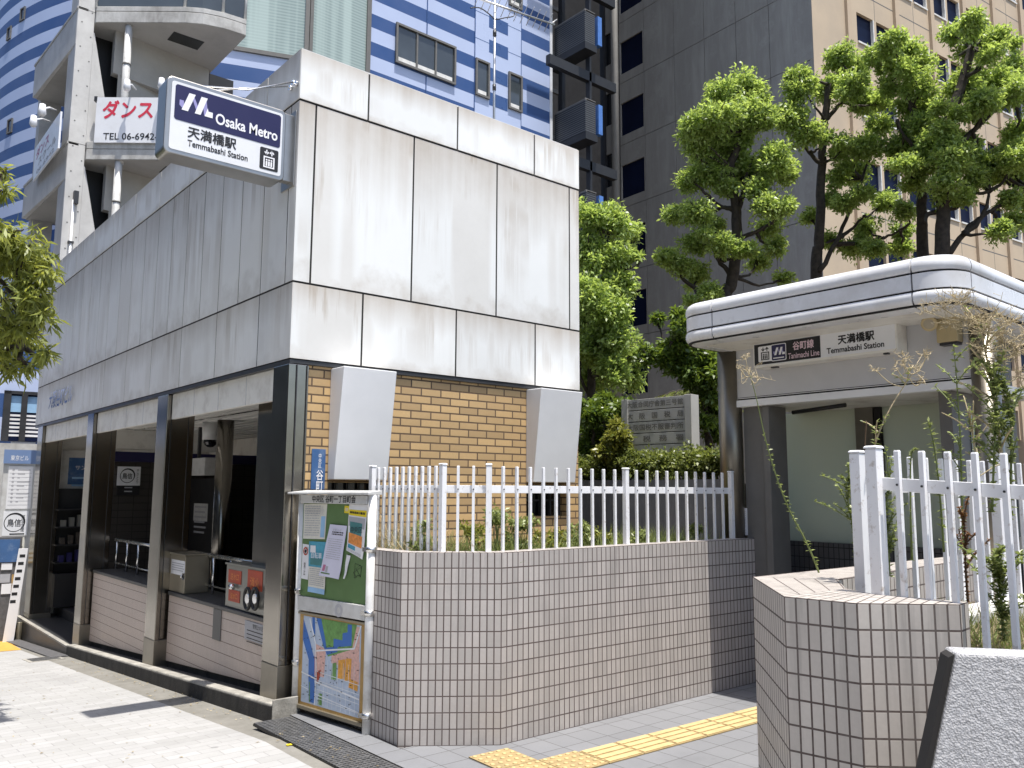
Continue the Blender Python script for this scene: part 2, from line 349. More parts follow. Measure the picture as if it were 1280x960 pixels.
    def ball(s, c, r, n=10, mi=0, sq=(1, 1, 1)):
        c = Vector(c); k = n//2
        P = [[c + Vector((r*sq[0]*math.sin(math.pi*i/k)*math.cos(2*math.pi*j/n), r*sq[1]*math.sin(math.pi*i/k)*math.sin(2*math.pi*j/n), r*sq[2]*math.cos(math.pi*i/k))) for j in range(n)] for i in range(k+1)]
        for i in range(k):
            for j in range(n):
                q = (j+1) % n; F = [P[i][j], P[i+1][j], P[i+1][q], P[i][q]]
                if i == 0: F = [P[0][0], P[1][j], P[1][q]]
                if i == k-1: F = [P[i][j], P[k][0], P[i][q]]
                s.face(F, mi=mi, sm=True)
        return s
    def ring(s, fr, a, b, r0, r1, c=0., n=40, t0=0., t1=2*math.pi, wob=None, mi=0):
        for i in range(n):
            x, y = t0+(t1-t0)*i/n, t0+(t1-t0)*(i+1)/n
            f = (lambda t: 1) if wob is None else wob
            s.face([fr.p(a+math.cos(x)*r0, b+math.sin(x)*r0, c), fr.p(a+math.cos(x)*(r0+(r1-r0)*f(x)), b+math.sin(x)*(r0+(r1-r0)*f(x)), c),
                    fr.p(a+math.cos(y)*(r0+(r1-r0)*f(y)), b+math.sin(y)*(r0+(r1-r0)*f(y)), c), fr.p(a+math.cos(y)*r0, b+math.sin(y)*r0, c)], mi=mi)
        return s
    def build(s, name, mats, parent=None, bevel=0, merge=False, smooth_angle=None):
        if not isinstance(mats, (list, tuple)): mats = [mats]
        mats = [M[x] if isinstance(x, str) else x for x in mats]
        org = ORG[parent.name] if parent is not None else Vector((0, 0, 0))
        me = bpy.data.meshes.new(name)
        me.from_pydata([(x-org.x, y-org.y, z-org.z) for x, y, z in s.v], [], s.f)
        uvl = me.uv_layers.new(name="UVMap"); flat = [c for u in s.uv for p in u for c in p]
        uvl.data.foreach_set('uv', flat); me.polygons.foreach_set('material_index', s.mi); me.polygons.foreach_set('use_smooth', s.sm)
        for x in mats: me.materials.append(x)
        if merge:
            b = bmesh.new(); b.from_mesh(me); bmesh.ops.remove_doubles(b, verts=b.verts, dist=1e-5); bmesh.ops.recalc_face_normals(b, faces=b.faces); b.to_mesh(me); b.free()
        me.update(); o = bpy.data.objects.new(name, me); col.objects.link(o)
        if parent is not None: o.parent = parent
        ORG[o.name] = org
        if bevel:
            bb = bmesh.new(); bb.from_mesh(me); bmesh.ops.remove_doubles(bb, verts=bb.verts, dist=1e-5); bb.to_mesh(me); bb.free()
            md = o.modifiers.new('Bevel', 'BEVEL'); md.width = bevel; md.segments = 2; md.limit_method = 'ANGLE'; md.angle_limit = R(35); md.harden_normals = False
        return o
def thing(name, label, cat, loc, group=None):
    o = bpy.data.objects.new(name, None); col.objects.link(o); o.location = loc; o.empty_display_size = .1
    ORG[o.name] = Vector(loc); o['label'] = label; o['category'] = cat
    if group: o['group'] = group
    return o
def tag(o, label, cat, group=None):
    o['label'] = label; o['category'] = cat
    if group: o['group'] = group
    return o
def kind(o, k): o['kind'] = k; return o

def text(s, fr, a, b, mat, parent, h=None, w=None, align='C', c=.002, bold=0., name='lettering', thick=.0012, shear=0., vertical=False):
    """lettering as real raised mesh; (a, b) is the centre ('C') or the left middle ('L'); h, w are the wanted size in metres"""
    cu = bpy.data.curves.new('t', 'FONT'); cu.body = s; cu.size = 1.; cu.offset = bold if s.isascii() else 0; cu.extrude = 0; cu.resolution_u = 3; cu.shear = shear
    if vertical: cu.body = '\n'.join(s); cu.space_line = .95; cu.align_x = 'CENTER'
    to = bpy.data.objects.new('t', cu); col.objects.link(to)
    dg = bpy.context.evaluated_depsgraph_get(); me = bpy.data.meshes.new_from_object(to.evaluated_get(dg))
    bpy.data.objects.remove(to); bpy.data.curves.remove(cu)
    V = np.array([v.co[:] for v in me.vertices]).reshape(-1, 3)
    if len(V) == 0: return None
    lo, hi = V.min(0), V.max(0); sx = sy = 1.
    if h is not None: sy = h/(hi[1]-lo[1]); sx = sy
    if w is not None: sx = w/(hi[0]-lo[0]); sy = sx if h is None else sy
    cx = (lo[0]+hi[0])/2 if align == 'C' else lo[0]; cyy = (lo[1]+hi[1])/2
    org = ORG[parent.name] if parent is not None else Vector((0, 0, 0))
    for i, v in enumerate(me.vertices):
        v.co = fr.p(a+(V[i][0]-cx)*sx, b+(V[i][1]-cyy)*sy, c) - org
    if bold and not s.isascii():                                        # heavier strokes: the glyphs again, a hair to each side and above
        b = bmesh.new(); b.from_mesh(me); g0 = b.verts[:]; fc0 = b.faces[:]
        for k, (ox, oy) in enumerate(((1, 0), (-1, 0), (0, 1), (0, -1))):
            d = bmesh.ops.duplicate(b, geom=g0+fc0)['geom']; vec = fr.u*(ox*bold*1.1*sx) + fr.v*(oy*bold*1.1*sy) + fr.n*(.00008*(k+1))
            for q in d:
                if isinstance(q, bmesh.types.BMVert): q.co += vec
        b.to_mesh(me); b.free()
    me.materials.clear(); me.materials.append(M[mat]); me.name = name
    for p in me.polygons: p.material_index = 0
    o = bpy.data.objects.new(name, me); col.objects.link(o)
    if parent is not None: o.parent = parent
    ORG[o.name] = org
    return o

# foliage: thousands of small folded leaves, gathered in lumpy clumps
def leaf_mesh(name, P, T, Nn, L, Wd, mat, parent, seed=0):
    """P base points, T tip directions, Nn normals (arrays k x 3), L, Wd leaf length and width arrays"""
    rg = np.random.default_rng(seed); k = len(P); S = np.cross(T, Nn); S /= np.linalg.norm(S, axis=1, keepdims=True)+1e-9
    L = L[:, None]; Wd = Wd[:, None]
    mid = P + T*L*.45; V = np.stack([P, mid + S*Wd*.5 + Nn*Wd*.15, P+T*L - Nn*L*.12, mid - S*Wd*.5 + Nn*Wd*.15], 1)
    org = np.array(ORG[parent.name] if parent is not None else (0, 0, 0)); V = (V - org).reshape(-1, 3)
    me = bpy.data.meshes.new(name); me.vertices.add(4*k); me.loops.add(4*k); me.polygons.add(k)
    me.vertices.foreach_set('co', V.astype(np.float32).ravel()); me.loops.foreach_set('vertex_index', np.arange(4*k, dtype=np.int32))
    me.polygons.foreach_set('loop_start', np.arange(0, 4*k, 4, dtype=np.int32)); me.polygons.foreach_set('loop_total', np.full(k, 4, np.int32))
    at = me.attributes.new('rnd', 'FLOAT', 'POINT'); at.data.foreach_set('value', np.repeat(np.clip(rg.normal(.50, .32, k), 0, 1), 4).astype(np.float32))
    me.update(calc_edges=True); me.materials.append(M[mat] if isinstance(mat, str) else mat)
    o = bpy.data.objects.new(name, me); col.objects.link(o)
    if parent is not None: o.parent = parent
    ORG[o.name] = Vector(org); return o
def unit(a): return a/(np.linalg.norm(a, axis=1, keepdims=True)+1e-9)
def crown(name, clumps, mat, parent, L=.085, Wd=.042, dens=900, seed=1, droop=.25, sub=17, upw=.55):
    """clumps: (centre, radius); leaves sit on the shells of small lobes scattered over each clump, so gaps stay open between them"""
    rg = np.random.default_rng(seed); Ps, Ts, Ns = [], [], []
    for c, r in clumps:
        c = np.array(c)
        d = unit(rg.normal(size=(sub, 3))); d[:, 2] = d[:, 2]*.9+.06
        sc_ = c + d*(rg.uniform(.2, .9, (sub, 1))*r*np.array([1, 1, .85])); sr = rg.uniform(.18, .52, sub)*r
        for q, s in zip(sc_, sr):
            k = max(6, int(dens*4*math.pi*s*s*rg.uniform(.7, 1.2)))
            n = unit(rg.normal(size=(k, 3))); n[:, 2] = np.where((n[:, 2] < -.4) & (rg.random(k) < .6), -n[:, 2]*.8, n[:, 2])
            rad = np.where(rg.random((k, 1)) < .22, rg.uniform(1.1, 1.55, (k, 1)), rg.uniform(.5, 1.12, (k, 1))); Ps.append(q + n*s*rad*rg.uniform(.6, 1.4, 3))
            t = unit(n*.8 + rg.normal(size=(k, 3))*.75 + np.array([0, 0, -droop])); Ts.append(t)
            Ns.append(unit(n*.35 + np.array([0, 0, upw]) + rg.normal(size=(k, 3))*.55))
    P, T, N = np.concatenate(Ps), np.concatenate(Ts), np.concatenate(Ns); N = unit(N - T*(N*T).sum(1, keepdims=True)); k = len(P)
    return leaf_mesh(name, P, T, N, L*rg.uniform(.65, 1.25, k), Wd*rg.uniform(.7, 1.2, k), mat, parent, seed)
def smooth_path(pts, n=5, jit=0., rg=random):
    P = [Vector(p) for p in pts]; out = []
    for i in range(len(P)-1):
        a, b, c, d = P[max(i-1, 0)], P[i], P[i+1], P[min(i+2, len(P)-1)]
        for k in range(n):
            t = k/n; q = .5*((2*b)+(c-a)*t+(2*a-5*b+4*c-d)*t*t+(3*b-a-3*c+d)*t**3)
            if jit and (i or k): q = q + Vector((rg.uniform(-jit, jit), rg.uniform(-jit, jit), rg.uniform(-jit, jit)))
            out.append(q)
    return out + [P[-1]]
def limb(mb, pts, r0, r1, n=7, jit=0., seg=5):
    P = smooth_path(pts, seg, jit); k = len(P); mb.tube(P, [r0+(r1-r0)*(i/(k-1))**.8 for i in range(k)], n)
    return P
# ============================================================ GROUND
def strip(name, xs, ys, dz, mat, zf=None):
    """sheet over the street slope: xs(y) -> (x0, x1)"""
    mb = MB(); zf = zf or gz
    for a, b in zip(ys, ys[1:]):
        (p0, p1), (q0, q1) = xs(a), xs(b)
        mb.face([(p0, a, zf(a)+dz), (p1, a, zf(a)+dz), (q1, b, zf(b)+dz), (q0, b, zf(b)+dz)])
    return kind(mb.build(name, mat), 'structure')
YS = [-40, 0, 5.3, 8, 11, 14, 17, 25, 40, 90, 160]
strip('ground', lambda y: (-120, 140), [-120]+YS, -.012, 'asphalt')
strip('pavement', lambda y: (-3.2, 2.40), [-12, 0, 3, 5.3, 6.5, 8, 9.5, 11, 12.5, 14, 16, 20, 30, 40], 0, 'paver_pale')
strip('gutter', lambda y: (2.40, 2.80), [3.6, 4.6, 5.3, 6.5, 8, 9.5, 11, 13, 16, 20, 30, 40], -.004, 'gutter')
strip('road', lambda y: (-20, -3.4), [-40, 0, 5.3, 20, 40], -.008, 'road')
strip('forecourt', lambda y: (2.40, 6.62), [-6, 0, 2.2, 3.6], 0, 'paver_grey')
strip('forecourt', lambda y: (2.80, 6.62), [3.6, 4.62], 0, 'paver_grey')
strip('side_path', lambda y: (4.5, 8.89), [-12, -.45], .002, 'paver_grey')
strip('bounce_paving', lambda y: (7.44, 8.95), [-6, 2, 4.8, 6], 0, 'paver_pale')  # unseen pale strip added to bounce light up into the shelter glass
mb = MB()                                                             # pale stone edging along the gutter
mb.face([(2.80, 3.6, .004), (2.98, 3.6, .004), (2.98, 4.62, .004), (2.80, 4.62, .004)]); mb.face([(2.80, 4.62, .004), (2.98, 4.62, .004), (2.98, 5.9, .004), (2.80, 5.9, .004)])
kind(mb.build('edging', 'paver_grey'), 'structure')
mb = MB(); mb.prism([(6.86, 4.72), (60, 4.72), (60, 80), (6.86, 80)], -.5, 1.68); mb.prism([(8.9, -30), (60, -30), (60, 4.72), (8.9, 4.72)], -.5, 1.68)
kind(mb.build('bank', 'soil'), 'structure')

# ---- tactile paving (bars, then a corner of dots)
t = thing('tactile_paving', 'yellow tactile guide path with raised bars leading along the grey paving', 'tactile paving', (4, 3.4, 0))
A = [onZ(*q, .0) for q in ((676.5, 953), (945, 884.6), (949.6, 902), (752, 954))]
d = (A[1]-A[0]).normalized(); nrm = Vector((d.y, -d.x, 0)); wid = abs((A[2]-A[1]).dot(nrm)); wid = max(.27, min(.33, wid))
base = A[0]; fr = Fr((base.x, base.y, .004), d, (-nrm.x, -nrm.y, 0))
Ltot = (A[1]-A[0]).length + 1.2; k = 0; a = 0.
a = .3
while a < Ltot:
    mb = MB(); mb.fbox(fr, a+.003, a+.297, -wid, 0, -.002, .004); sb = mb.build('bar_slab', 'tactile_base', t)
    for i in range(4): mb = MB(); mb.fbox(fr, a+.012, a+.288, -wid*(i+.5)/4-.024, -wid*(i+.5)/4+.024, .004, .010); mb.build('bar', 'tactile', sb, bevel=.003)
    a += .3
for (i, j) in ((-1, 0), (-1, 1), (0, 0)):
    mb = MB(); a0, b0 = i*.3, -wid + j*.3; mb.fbox(fr, a0+.003, a0+.297, b0+.003, b0+.297, -.002, .004); sb = mb.build('dot_slab', 'tactile_base', t); mb = MB()
    for u in range(5):
        for v in range(5): mb.tube([fr.p(a0+.03+u*.06, b0+.03+v*.06, .003), fr.p(a0+.03+u*.06, b0+.03+v*.06, .010)], [.018, .011], 8)
    kind(mb.build('dots', 'tactile', sb), 'stuff')
# yellow warning paving further down the street
P = [onG(*q) for q in ((-14, 794), (4, 799), (27, 812.5), (-14, 816))]
mb = MB(); mb.face([(p.x, p.y, gz(p.y)+.004) for p in (P[3], P[2], P[1], P[0])]); tag(mb.build('paving_patch', 'street_yellow'), 'orange yellow paving patch on the pale pavement down the street', 'paving patch')

# ---- drain grates
t = thing('drain_grate', 'long perforated steel drain grate beside the tiled wall and notice board', 'drain grate', (2.62, 4.8, 0))
mb = MB(); mb.box(2.50, 2.78, 3.5, 5.72, -.01, .006); mb.build('frame', 'black', t)
mb = MB()
for i in range(64):
    y = 3.52+i*.0345; mb.box(2.505, 2.775, y, y+.020, .002, .012)
for i in range(9): mb.box(2.505+i*.0322, 2.505+i*.0322+.012, 3.51, 5.71, .001, .010)
mb.build('bars', 'grate_metal', t)
t = thing('drain_cover', 'small square drain cover set in the gutter near the entrance step', 'drain cover', (2.35, 11.0, gz(11)))
p = onG(63, 823); p = Vector((2.36, p.y, gz(p.y)))
mb = MB()
def slopebox(mb, x0, x1, y0, y1, lo, hi): return mb.prism([(x0, y0), (x1, y0), (x1, y1), (x0, y1)], lambda q: gz(q[1])+lo, lambda q: gz(q[1])+hi)
slopebox(mb, 2.2, 2.58, p.y-.22, p.y+.22, -.01, .004); mb.build('cover_frame', 'kerb_top', t)
mb = MB()
for i in range(7): slopebox(mb, 2.24, 2.54, p.y-.18+i*.052, p.y-.18+i*.052+.03, 0, .009)
mb.build('bars', 'grate_metal', t)
o = slopebox(MB(), 2.47, 2.66, 11.6, 14.6, -.005, .012).build('ramp_plate', 'plate_dark'); tag(o, 'dark ribbed ramp plate lying before the entrance step', 'ramp plate')
# a fallen scrap of yellow tape on the gutter
a = onG(372, 930); mb = MB(); fr = Fr((a.x, a.y, gz(a.y)+.002), (1, -.25, 0), (.25, 1, 0)); mb.fbox(fr, -.07, .07, -.012, .012, -.001, .003)
tag(mb.build('tape', 'print_yellow'), 'short strip of yellow tape stuck on the gutter', 'tape')

# ============================================================ STATION ENTRANCE BUILDING
X0, X1, Y0, Y1 = 2.765, 5.885, 5.94, 15.2
ZB, ZJ1, ZJ2, ZT = 2.595, 3.205, 4.69, 5.125
st = thing('station_entrance', 'low subway entrance building clad in streaked pale panels above steel columns', 'station building', (4.3, 10.5, 0))
g = .0085
core = MB(); core.box(X0+.004, X1-.004, Y0+.004, Y1-.004, ZB+.006, ZT-.012); core.build('wall_core', 'joint', st)
def cladrow(face, joints, z0, z1, mat, push=0):
    for a, b in zip(joints, joints[1:]):
        mb = MB()
        if face == 'front': mb.box(a+g, b-g, Y0-push, Y0+.003, z0+g, z1-g)
        elif face == 'side': mb.box(X0-push, X0+.003, a+g, b-g, z0+g, z1-g)
        elif face == 'right': mb.box(X1-.003, X1, a+g, b-g, z0+g, z1-g)
        mb.build('cladding_panel', mat, st)
cladrow('front', [X0-.012, 3.385, 4.318, 5.259, X1], ZJ2, ZT, 'cladding', .006)
cladrow('front', [X0-.008, 2.911, 3.853, 4.792, 5.742, X1], ZJ1, ZJ2, 'cladding')
cladrow('front', [X0-.008, 3.386, 4.336, 5.279, X1], ZB, ZJ1, 'cladding')
ym = [Y0-.004, 6.085]; y = 6.085
while y < Y1-.5: y += .47; ym.append(min(y, Y1))
if ym[-1] < Y1: ym.append(Y1)
yt = [Y0-.004]; y = 6.56; yt.append(y)
while y < Y1-.6: y += .94; yt.append(min(y, Y1))
if yt[-1] < Y1: yt.append(Y1)
cladrow('side', yt, ZJ2, ZT, 'cladding_shaded', .006); cladrow('side', ym, ZJ1, ZJ2, 'cladding_shaded'); cladrow('side', yt, ZB, ZJ1, 'cladding_shaded')
cladrow('right', [Y0, 7.5, 9.5, 11.5, 13.5, Y1], ZB, ZT, 'cladding')
mb = MB(); mb.box(X0+.01, X1-.01, Y0+.01, Y1-.01, ZT-.0115, ZT+.004); mb.build('roof', 'hood_metal', st)
mb = MB(); mb.box(X0+.004, X0+.035, Y0+.004, Y1, ZB-.035, ZB); mb.box(X0+.036, X1, Y0+.006, Y0+.04, ZB-.03, ZB); mb.build('drip_trim', 'dark_frame', st)
# metal letters
fr = Fr((X0, Y1, 0), (0, -1, 0))
def frS(x): return Fr((x, 0, 0), (0, -1, 0))
fs = frS(X0)
a0, b0 = fs.ab(64.5, 503); a1, b1 = fs.ab(93.5, 495)
text('大阪谷町ビル', fs, (a0+a1)/2, (b0+b1)/2+.03, 'letter_metal', st, h=.25, w=abs(a1-a0), c=.035, bold=.02, name='metal_lettering')
# columns
def column(ya, yb, corner=False, foot=0.):
    zb = gz(ya)+.10
    mb = MB(); mb.box(X0, X0+(.158 if corner else .042), ya, yb, zb+.26, ZB-.035)
    if not corner: mb.box(X0+.042, X0+.30, ya+.05, yb+.04, zb+.26, ZB-.03)
    else:
        mb.box(3.0, 3.3, yb-.1, onX(319, 600, 3.0).y, zb+.26, 2.49)
        mb.box(X0+.158, X0+.17, Y0+.01, yb, zb+.26, ZB-.035)
    c = mb.build('column', 'stainless', st, bevel=.006)
    mb = MB()
    if corner: mb.box(X0+.06, X0+.068, Y0-.004, Y0, zb+.26, ZB-.04); mb.box(X0+.145, X0+.15, Y0-.004, Y0, zb+.26, ZB-.04)
    else: mb.box(X0+.06, X0+.066, ya+.046, ya+.05, zb+.26, 2.54); mb.box(X0+.235, X0+.241, ya+.046, ya+.05, zb+.26, 2.54)
    mb.build('cover_strip', 'dark_frame', c)
    mb = MB(); mb.box(X0-.002, X0+(.30 if not corner else .162), ya-.002, yb+.002, zb-.10, zb+.26)
    if corner: mb.box(3.0, 3.3, yb-.1, 6.6, zb-.1, zb+.26)
    mb.build('column_foot', 'stainless_satin', c, bevel=.004)
COLS = [(5.945, 6.225), (8.74, 9.06), (11.6, 11.9), (14.6, 14.95)]
for i, (a, b) in enumerate(COLS): column(a, b, i == 0)
for a, b in ((6.23, 8.735), (9.065, 11.595), (11.905, 14.595)):
    mb = MB(); mb.box(X0+.045, X0+.085, a, b, 2.305, ZB-.036); l = mb.build('lintel', 'cream', st, bevel=.003)
    mb = MB()
    for k in range(1, 4): y = a+(b-a)*k/4; mb.box(X0+.0435, X0+.0455, y-.003, y+.003, 2.31, ZB-.04)
    mb.build('lintel_joint', 'print_grey', l)
# ceiling: slats inside
mb = MB(); mb.box(X0+.09, X1-.05, Y0+.05, Y1-.05, 2.50, 2.58)
for k in range(16): x = X0+.16+k*.18; mb.box(x, x+.13, Y0+.3, Y1-.1, 2.44, 2.4995)
mb.build('ceiling', 'ceiling', st)
mb = MB(); mb.box(3.55, 3.6, 6.7, 14.5, 2.425, 2.439); mb.build('ceiling_trim', 'rail_metal', st)
# front brick wall with its window openings behind the hoods
hw = [(3.14, 3.60), (5.20, 5.72)]
BX0 = X0+.172
mb = MB(); yb0, yb1 = Y0+.03, Y0+.23; zb = 1.66
mb.box(BX0, X1-.004, yb0, yb1, zb, ZB-.032)
for a, b in ((BX0, hw[0][0]), (hw[0][1], hw[1][0]), (hw[1][1], X1-.004)): mb.box(a, b, yb0, yb1, .9, zb-.001)
for a, b in hw: mb.box(a, b, yb0, yb1, .9, 1.36)
mb.box(BX0, X1-.004, yb0, yb1, -.2, .9)
mb.build('brick_wall', 'brick', st)
mb = MB(); mb.box(X1-.21, X1-.006, Y0+.24, Y1, -.3, ZB-.001); mb.build('brick_wall', 'brick', st)
for a, b in hw:
    mb = MB(); mb.box(a+.003, b-.003, yb0+.12, yb0+.16, 1.365, 1.656); w = mb.build('window', 'glass_black', st)
    mb = MB()
    for k in range(5): x = a+.01+(b-a-.04)*k/4; mb.box(x, x+.018, yb0+.08, yb0+.1, 1.365, 1.656)
    mb.box(a+.01, b-.01, yb0+.102, yb0+.118, 1.50, 1.52); mb.build('window_bars', 'dark_frame', w)
    A = [(a-.01, yb0-.002, 1.68), (b+.01, yb0-.002, 1.68), (b+.01, yb0-.11, 1.68), (a-.01, yb0-.11, 1.68)]
    T = [(a-.01, yb0-.002, 2.555), (b+.01, yb0-.002, 2.555), (b+.01, yb0-.22, 2.555), (a-.01, yb0-.22, 2.555)]
    mb = MB(); mb.hexa([A[3], A[2], A[1], A[0], T[3], T[2], T[1], T[0]]); mb.build('window_hood', 'hood_metal', st, bevel=.006)
# low street walls between the columns, each with a dark coping and a steel railing
for (a, b) in ((6.23, 8.735), (9.065, 11.595)):
    zt = .555
    mb = MB(); mb.prism([(2.885, a), (3.06, a), (3.06, b), (2.885, b)], lambda q: gz(q[1])+.16, zt); w = mb.build('low_wall', 'ribbed_tile', st)
    mb = MB(); mb.prism([(2.90, a), (3.06, a), (3.06, b), (2.90, b)], lambda q: gz(q[1])-.1, lambda q: gz(q[1])+.158); mb.build('wall_base', 'kerb_stone', w)
    mb = MB(); mb.box(2.872, 3.26, a, b, zt+.001, zt+.035); mb.build('coping', 'granite_dark', w, bevel=.004)
    rl = MB(); rl.tube([(3.12, a+.02, zt+.40), (3.12, b-.02, zt+.40)], .02, 10); rl.tube([(3.12, a+.02, zt+.11), (3.12, b-.02, zt+.11)], .011, 8)
    n = 6
    for k in range(n): y = a+.22+(b-a-.3)*k/(n-1); rl.tube([(3.12, y, zt+.03), (3.12, y, zt+.39)], .014, 8)
    rl.build('railing', 'rail_metal', st)
# plinth along the gutter, and the entrance step beyond the third column
mb = MB(); mb.prism([(2.666, 5.795), (2.86, 5.795), (2.86, 11.75), (2.666, 11.75)], lambda q: gz(q[1])-.08, lambda q: gz(q[1])+.118)
p = mb.build('plinth', 'kerb_stone', st, bevel=.012)
mb = MB(); mb.prism([(2.668, 5.80), (2.765, 5.80), (2.765, 11.748), (2.668, 11.748)], lambda q: gz(q[1])+.1, lambda q: gz(q[1])+.128); mb.build('plinth_cap', 'kerb_top', p, bevel=.01)
mb = MB(); mb.box(2.666, 2.86, 5.78, 5.7955, -.1, .125); mb.build('plinth_end', 'kerb_top', p, bevel=.006)
mb = MB(); mb.box(2.69, 3.2, 11.76, 15.1, -.85, -.36); mb.box(3.2, 5.6, 11.9, 15.1, -.85, -.22); s_ = mb.build('entrance_step', 'granite_dark', st, bevel=.008)
mb = MB(); mb.box(2.684, 2.74, 11.76, 15.1, -.375, -.352); mb.build('step_nosing', 'kerb_top', s_)
# inside: floor, back wall, inner columns, pale beam
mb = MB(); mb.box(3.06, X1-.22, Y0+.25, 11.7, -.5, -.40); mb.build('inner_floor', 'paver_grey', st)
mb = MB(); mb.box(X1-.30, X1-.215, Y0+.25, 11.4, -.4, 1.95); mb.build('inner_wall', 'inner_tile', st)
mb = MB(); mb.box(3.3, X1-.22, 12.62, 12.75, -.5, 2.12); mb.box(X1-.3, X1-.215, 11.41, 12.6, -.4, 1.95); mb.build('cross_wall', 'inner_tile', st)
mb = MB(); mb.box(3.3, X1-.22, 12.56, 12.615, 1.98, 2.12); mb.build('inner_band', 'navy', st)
mb = MB(); mb.box(3.3, 4.9, 12.6, 12.7, 2.16, 2.43); mb.build('inner_beam', 'cream', st)
mb = MB(); mb.box(X1-.42, X1-.30, Y0+.25, Y1-.2, 1.96, 2.10); mb.build('inner_band', 'navy', st)
mb = MB(); mb.box(X1-.40, X1-.25, 9.2, Y1-.3, 2.14, 2.43); mb.box(X1-.40, X1-.25, Y0+.3, 8.9, 2.14, 2.43); mb.build('inner_beam', 'cream', st)
mb = MB()
for (x, y) in ((3.9, 10.1),): mb.cyl(x, y, -.4, 2.44, .1, 28)
mb.build('inner_column', 'stainless', st)
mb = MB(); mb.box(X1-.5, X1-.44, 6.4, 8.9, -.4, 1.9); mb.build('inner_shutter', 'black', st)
mb = MB(); mb.box(X0+.05, X1-.25, Y1-.06, Y1-.02, -.8, 2.55); mb.build('end_wall', 'cream', st)

# ---- things standing on or fixed to the entrance building
fw = frS(2.93)
def cab(name, label, catg, box, depth, mat, x):
    f = frS(x); return f
f = frS(2.90); aL, bT = f.ab(213.5, 692); aR, bB = f.ab(228, 743)
t = thing('mail_cabinet', 'steel locker with white label standing on the tiled street wall', 'cabinet', (2.95, -aL, .59))
mb = MB(); mb.fbox(f, aL, aR+.03, .592, bT, -.24, 0); mb.build('body', 'cabinet_tan', t, bevel=.006)
mb = MB(); mb.fbox(f, aL-.01, aR+.04, bT+.001, bT+.018, -.25, .012); mb.build('lid', 'cabinet_tan', t, bevel=.004)
mb = MB(); mb.fbox(f, aL+.04, aR+.03, bT-.19, bT-.05, 0, .002); lb = mb.build('label_plate', 'paper', t)
for k in range(4): mb = MB(); mb.fquad(f, aL+.06, aR+.02-.03*(k % 2), bT-.085-.022*k, bT-.077-.022*k, .003); mb.build('text_line', 'print_grey', lb)
mb = MB(); mb.fbox(f, aR+.015, aR+.03, .73, .79, 0, .02); mb.ball(f.p(aR+.022, .76, .025), .014); mb.build('latch', 'chrome', t)
aL2, bT2 = f.ab(283.5, 705); a3, _ = f.ab(303, 700)
t = thing('hydrant_cabinet', 'grey fire hydrant cabinet with red labels and two coupling rings behind a steel column', 'hydrant cabinet', (2.95, 6.5, .59))
mb = MB(); mb.fbox(f, aL2, -6.235, .592, bT2, -.30, .0); mb.build('body', 'cabinet', t, bevel=.006)
mb = MB(); mb.fbox(f, aL2-.01, -6.23, bT2, bT2+.016, -.31, .01); mb.build('lid', 'cabinet', t)
for (x0, x1, y0, y1) in ((286, 302, 713, 729), (286, 300, 738, 752), (310, 328.5, 714, 737)):
    p0, q1 = f.ab(x0, (y0+y1)/2); p1, q0 = f.ab(x1, (y0+y1)/2); hh = (y1-y0)/2/145
    mb = MB(); zc = (q0+q1)/2; mb.fbox(f, p0, min(p1, -6.25), zc-hh, zc+hh, .001, .004); rl = mb.build('red_label', 'red_label', t)
    text('消火' if x0 > 300 else '送水口', f, (p0+min(p1, -6.25))/2, zc-(.02 if x0 > 300 else 0), 'print_orange', rl, w=abs(min(p1, -6.25)-p0)*.62, c=.005)
for x in (313.5, 323):
    p0, q0 = f.ab(x, 748); mb = MB(); N = 18
    mb.tube([f.p(p0+.062*math.cos(2*math.pi*i/N), q0+.085*math.sin(2*math.pi*i/N), .03) for i in range(N+1)], .013, 8); mb.build('coupling_ring', 'black', t)
    mb = MB(); mb.tube([f.p(p0, q0, -.01), f.p(p0, q0, .035)], .04, 14); mb.build('coupling', 'chrome', t)
p0, q0 = f.ab(294, 733); mb = MB(); mb.ball(f.p(p0, q0, .03), .026); mb.tube([f.p(p0-.08, q0, .02), f.p(p0+.05, q0-.01, .035)], .012); mb.build('valve', 'chrome', t)
fw = frS(2.884)
a0, b0 = fw.ab(307, 778); a1, b1 = fw.ab(327, 802)
t = thing('wall_plate', 'pale lettered metal plate on the tiled street wall under the hydrant cabinet', 'plate', (2.88, -a0, b0))
mb = MB(); mb.fbox(fw, a0, -6.24, b1-.02, b0+.02, 0, .006); mb.build('plate', 'print_grey', t)
text('使用上の注意', fw, (a0-6.27)/2, b0-.01, 'ink', t, w=.24, c=.0075)
for k in range(4): mb = MB(); mb.fquad(fw, a0+.05, -6.33, b0-.055-.03*k, b0-.048-.03*k, .0075); mb.build('text_line', 'ink', t)
mb = MB(); p, q = fw.ab(272, 775); mb.fbox(fw, p-.09, p+.09, q-.17, .553, .001, .008); tag(mb.build('access_plate', 'dark_trim'), 'plain dark plate let into the tiled street wall', 'plate')

